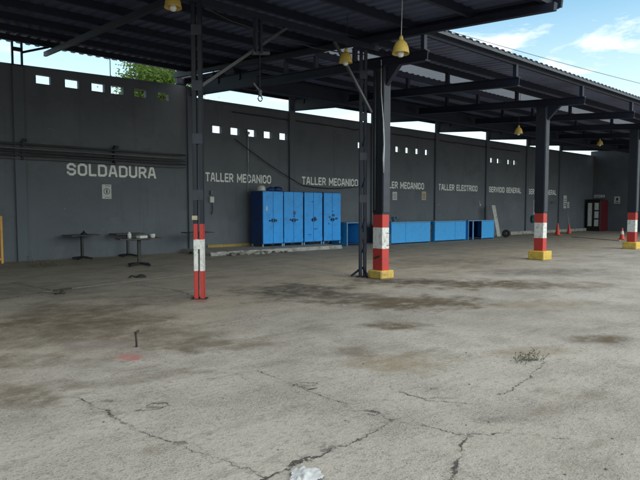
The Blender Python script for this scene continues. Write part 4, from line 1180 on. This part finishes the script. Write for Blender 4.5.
# lettering above it, painted on the end wall
p0, p1 = onX(594, 196.3, XE), onX(605, 196.3, XE)
lt = text_part('OFICINA', -p0.y, -p1.y, p0.z, 0.22, 0, M['letter'], 'lettering', face='-X', xplane=XE)
under(lt, ewo)

def make_cone(label):
    t = thing('traffic_cone', label, 'cone', (0, 0, 0), 0, 'red traffic cones near the far wall')
    mb = MB(); mb.box((0, 0, 0.02), (0.40, 0.40, 0.04), bevel=0.01); mb.build('base', M['cone'], t)
    mb = MB(); mb.lathe([(0.15, 0.04), (0.035, 0.70), (0.03, 0.72), (0, 0.72)], n=20); mb.build('body', M['cone'], t)
    return t
cn = make_cone('large red traffic cone just right of the middle thick column')
cn.location = onZ(557.5, 235.3)
c_b = copy_tree(cn); c_b['label'] = 'red traffic cone with a thin grey stick leaning on it'; c_b.location = onZ(569, 233.8); c_b.scale = (0.85,) * 3
c_c = copy_tree(cn); c_c['label'] = 'red traffic cone with a pale sleeve, left of the farthest column'; c_c.location = onZ(622, 239.5); c_c.scale = (0.8, 0.8, 0.82)
mb = MB(); mb.lathe([(0.104, 0.32), (0.068, 0.53)], n=20)
for v in mb.bm.verts: v.co.x *= 1.03; v.co.y *= 1.03
mb.build('sleeve', M['white'], c_c)
q = c_b.location; a = Vector((q.x + 0.06, q.y - 0.05, 0.05)); b = onY(566, 203.5, WY - 0.06)
mb = MB(); mb.tube([a, b], 0.02, 8)
tag(mb.build('broom_stick', M['cord'], origin=a), 'thin grey stick leaning from a cone up to the far wall', 'stick')
a, b = onZ(572, 236.5, 0.03), onZ(620, 240.5, 0.03)
mb = MB(); rp_ = [a.lerp(b, i / 24) + Vector((0, 0.15 * mnoise.noise(Vector((i * 0.4, 1, 3))), -0.01)) for i in range(25)]
for p_, q_ in zip(rp_, rp_[1:]): mb.bar(p_, q_, 0.06, 0.03)
tag(mb.build('ground_rope', M['paper_beige'], origin=a), 'pale rope lying on the floor between two red cones', 'rope')
# teal cloth behind middle column
p = onZ(534.5, 233); p = onY(534.8, 219, WY - 0.2)
mb = MB(); bmesh.ops.create_icosphere(mb.bm, subdivisions=3, radius=1)
for v in mb.bm.verts:
    f_ = 1 + 0.3 * mnoise.noise(v.co * 2.3); v.co = Vector((v.co.x * 0.2 * f_, v.co.y * 0.1 * f_, v.co.z * 0.24 * f_))
for f_ in mb.bm.faces: f_.smooth = True
o = mb.build('hanging_cloth', M['teal']); o.location = (p.x, WY - 0.10, p.z)
tag(o, 'dark teal cloth hanging on the wall just left of the middle column', 'cloth')

# ------------------------------------------------------------------ small things on the ground
p = onZ(136.8, 347)
sp_ = thing('iron_spike', 'dark iron spike with a bent head standing out of the concrete', 'spike', tuple(p))
mb = MB(); mb.tube([(0, 0, -0.02), (-0.005, 0, 0.10), (-0.012, 0, 0.16)], 0.012, 8); mb.build('shank', M['rust'], sp_)
mb = MB(); mb.tube([(-0.018, 0, 0.152), (0.006, 0.0, 0.168), (0.03, 0.005, 0.178)], [0.017, 0.016, 0.010], 8); mb.build('head', M['rust'], sp_)
p = onZ(141, 277.5)
mb = MB(); mb.lathe([(0, 0), (0.13, 0), (0.11, 0.04), (0.05, 0.07), (0, 0.075)], n=14)
for v in mb.bm.verts: v.co += Vector((mnoise.noise(v.co * 9) * 0.03, mnoise.noise(v.co * 7 + Vector((4, 0, 0))) * 0.06, 0)); v.co.y *= 0.55
mb.tube([(-0.12, 0, 0.03), (-0.22, -0.03, 0.06), (-0.28, -0.02, 0.02)], 0.02, 6)
o = mb.build('dark_rag', M['rubber']); o.location = p; tag(o, 'black crumpled rag on the floor below the nearest pedestal table', 'rag')
p = onZ(62, 294)
mb = MB(); mb.bar((-0.14, 0, 0.075), (0.16, 0, 0.085), 0.05, 0.03); mb.bar((0, 0, 0.0), (0.01, 0, 0.07), 0.06, 0.05); mb.box((-0.03, 0, 0.01), (0.16, 0.1, 0.02))
o = mb.build('iron_fitting', M['rust']); o.location = p; tag(o, 'small rusty T shaped iron fitting on the floor in front of the left tables', 'iron fitting')
def twigs(name, u, v, n, spread, h, m, label, cat, base_m=None, leafy=False):
    p = onZ(u, v); t = MB()
    for k in range(n):
        a = random.uniform(0, 6.283); r0 = spread * math.sqrt(random.random()) * 0.6
        b = Vector((r0 * math.cos(a) * 1.2, r0 * math.sin(a) * 0.6, 0)); hh = h * random.uniform(0.4, 1.0)
        tip = b + Vector((random.uniform(-1, 1) * hh * 1.3, random.uniform(-1, 1) * hh * 0.9, hh * random.uniform(0.4, 1)))
        mid = b.lerp(tip, 0.5) + Vector((random.uniform(-1, 1) * 0.05 * h, 0, 0.1 * hh))
        t.tube([b, mid, tip], [0.0028, 0.002, 0.001], 4)
        for q in range(4 if leafy else 1):
            c = mid.lerp(tip, random.random()); s_ = random.uniform(0.004, 0.010) * (1 if leafy else 2.4)
            d1, d2 = Vector((random.uniform(-1, 1), random.uniform(-1, 1), random.uniform(0, 1))).normalized(), Vector((random.uniform(-1, 1), random.uniform(-1, 1), random.uniform(-.3, 1))).normalized()
            t.poly([c, c + d1 * s_ + d2 * s_ * .5, c + d2 * s_ * 2.2, c - d1 * s_ + d2 * s_ * .5])
    o = t.build(name, m); o.location = p
    return tag(o, label, cat)
twigs('weed_plant', 530, 360.0, 40, 0.30, 0.11, M['weed'], 'small scrubby weed growing from a hole in the front concrete', 'weed', leafy=True)
twigs('dry_weeds', 44, 266.5, 60, 0.75, 0.36, M['twig'], 'dry brown weeds on the floor by the left end of the wall', 'weeds')
twigs('leaf_litter', 187, 253.5, 18, 0.35, 0.12, M['twig'], 'small dry litter at the wall foot left of the slim column', 'litter')
# crumpled white plastic
p = onZ(303, 477)
mb = MB(); N = 26; gr = {}
for i in range(N):
    for j in range(N):
        x, y = (i / (N - 1) - .5), (j / (N - 1) - .5)
        r = math.hypot(x, y); e = 0.38 + 0.16 * mnoise.noise(Vector((math.atan2(y, x) * 1.3, 2, 0)))
        if r > e: continue
        z = 0.008 + (0.07 * abs(mnoise.noise(Vector((x * 5, y * 8, 1)))) + 0.012) * max(0, 1 - r * 2.0)
        gr[i, j] = mb.bm.verts.new((x * 0.30, y * 0.26, z))
for i in range(N - 1):
    for j in range(N - 1):
        q = [gr.get(k) for k in ((i, j), (i + 1, j), (i + 1, j + 1), (i, j + 1))]
        if all(q): mb.bm.faces.new(q)
for f_ in mb.bm.faces: f_.smooth = True
o = mb.build('plastic_bag', M['plastic']); o.location = p + Vector((0, -0.02, 0)); o.rotation_euler.z = R(30)
tag(o, 'crumpled white plastic bag at the bottom edge of the picture', 'plastic bag')
# pebbles scattered on the slab
for k in range(26):
    u, v = random.uniform(20, 630), random.uniform(345, 476)
    q = onZ(u, v); s_ = random.uniform(0.005, 0.011)
    mb = MB(); bmesh.ops.create_icosphere(mb.bm, subdivisions=1, radius=s_)
    for vv in mb.bm.verts: vv.co *= 0.7 + 0.6 * random.random(); vv.co.z = vv.co.z * 0.6 + s_ * 0.35
    o = mb.build('pebble', M['kerb_dark']); o.location = q
    tag(o, 'tiny loose stone on the open concrete in the foreground', 'pebble', 'loose stones on the concrete')

# ------------------------------------------------------------------ tree beyond the wall
def make_tree(x, y, h, cr, label, seed, n=13000, leaf=0.14):
    rnd = random.Random(seed)
    t = thing('leafy_tree', label, 'tree', (x, y, 0))
    mb = MB(); mb.tube([(0, 0, 0), (0.1, 0, h * .3), (0.0, 0.1, h * .6), (0.1, 0, h * .85)], [0.22, 0.17, 0.11, 0.04], 8)
    cl = []
    for k in range(34):
        a = rnd.uniform(0, 6.283); e = rnd.uniform(-0.6, 1.2); rr = cr * rnd.uniform(0.45, 1.0)
        c = Vector((rr * math.cos(a) * math.cos(e), rr * math.sin(a) * math.cos(e), h * .72 + rr * math.sin(e) * 0.75)); cl.append((c, rnd.uniform(0.35, 0.75)))
        if k % 2 == 0: mb.tube([(0.05, 0, h * rnd.uniform(.4, .65)), c * 0.6 + Vector((0, 0, h * .27)), c], [0.06, 0.035, 0.012], 5)
    mb.build('trunk', M['bark'], t)
    lf = MB()
    for k in range(n):
        c, r = cl[rnd.randrange(len(cl))]
        d = Vector((rnd.gauss(0, 1), rnd.gauss(0, 1), rnd.gauss(0, .7))) * r * 0.6
        q = c + d; s_ = leaf * rnd.uniform(0.6, 1.3)
        d1 = Vector((rnd.gauss(0, 1), rnd.gauss(0, 1), rnd.gauss(0, .5))).normalized(); d2 = d1.cross(Vector((rnd.gauss(0, 1), rnd.gauss(0, 1), rnd.gauss(0, 1)))).normalized()
        lf.poly([q, q + d1 * s_ * .5 + d2 * s_ * .28, q + d1 * s_, q + d1 * s_ * .5 - d2 * s_ * .28])
    lf.build('crown', M['leaf'], t)
    return t
q = CAM + ray(156, 92) * 25.5
make_tree(q.x, q.y, 10.0, 1.9, 'leafy green tree showing between the wall top and the dark roof', 4)
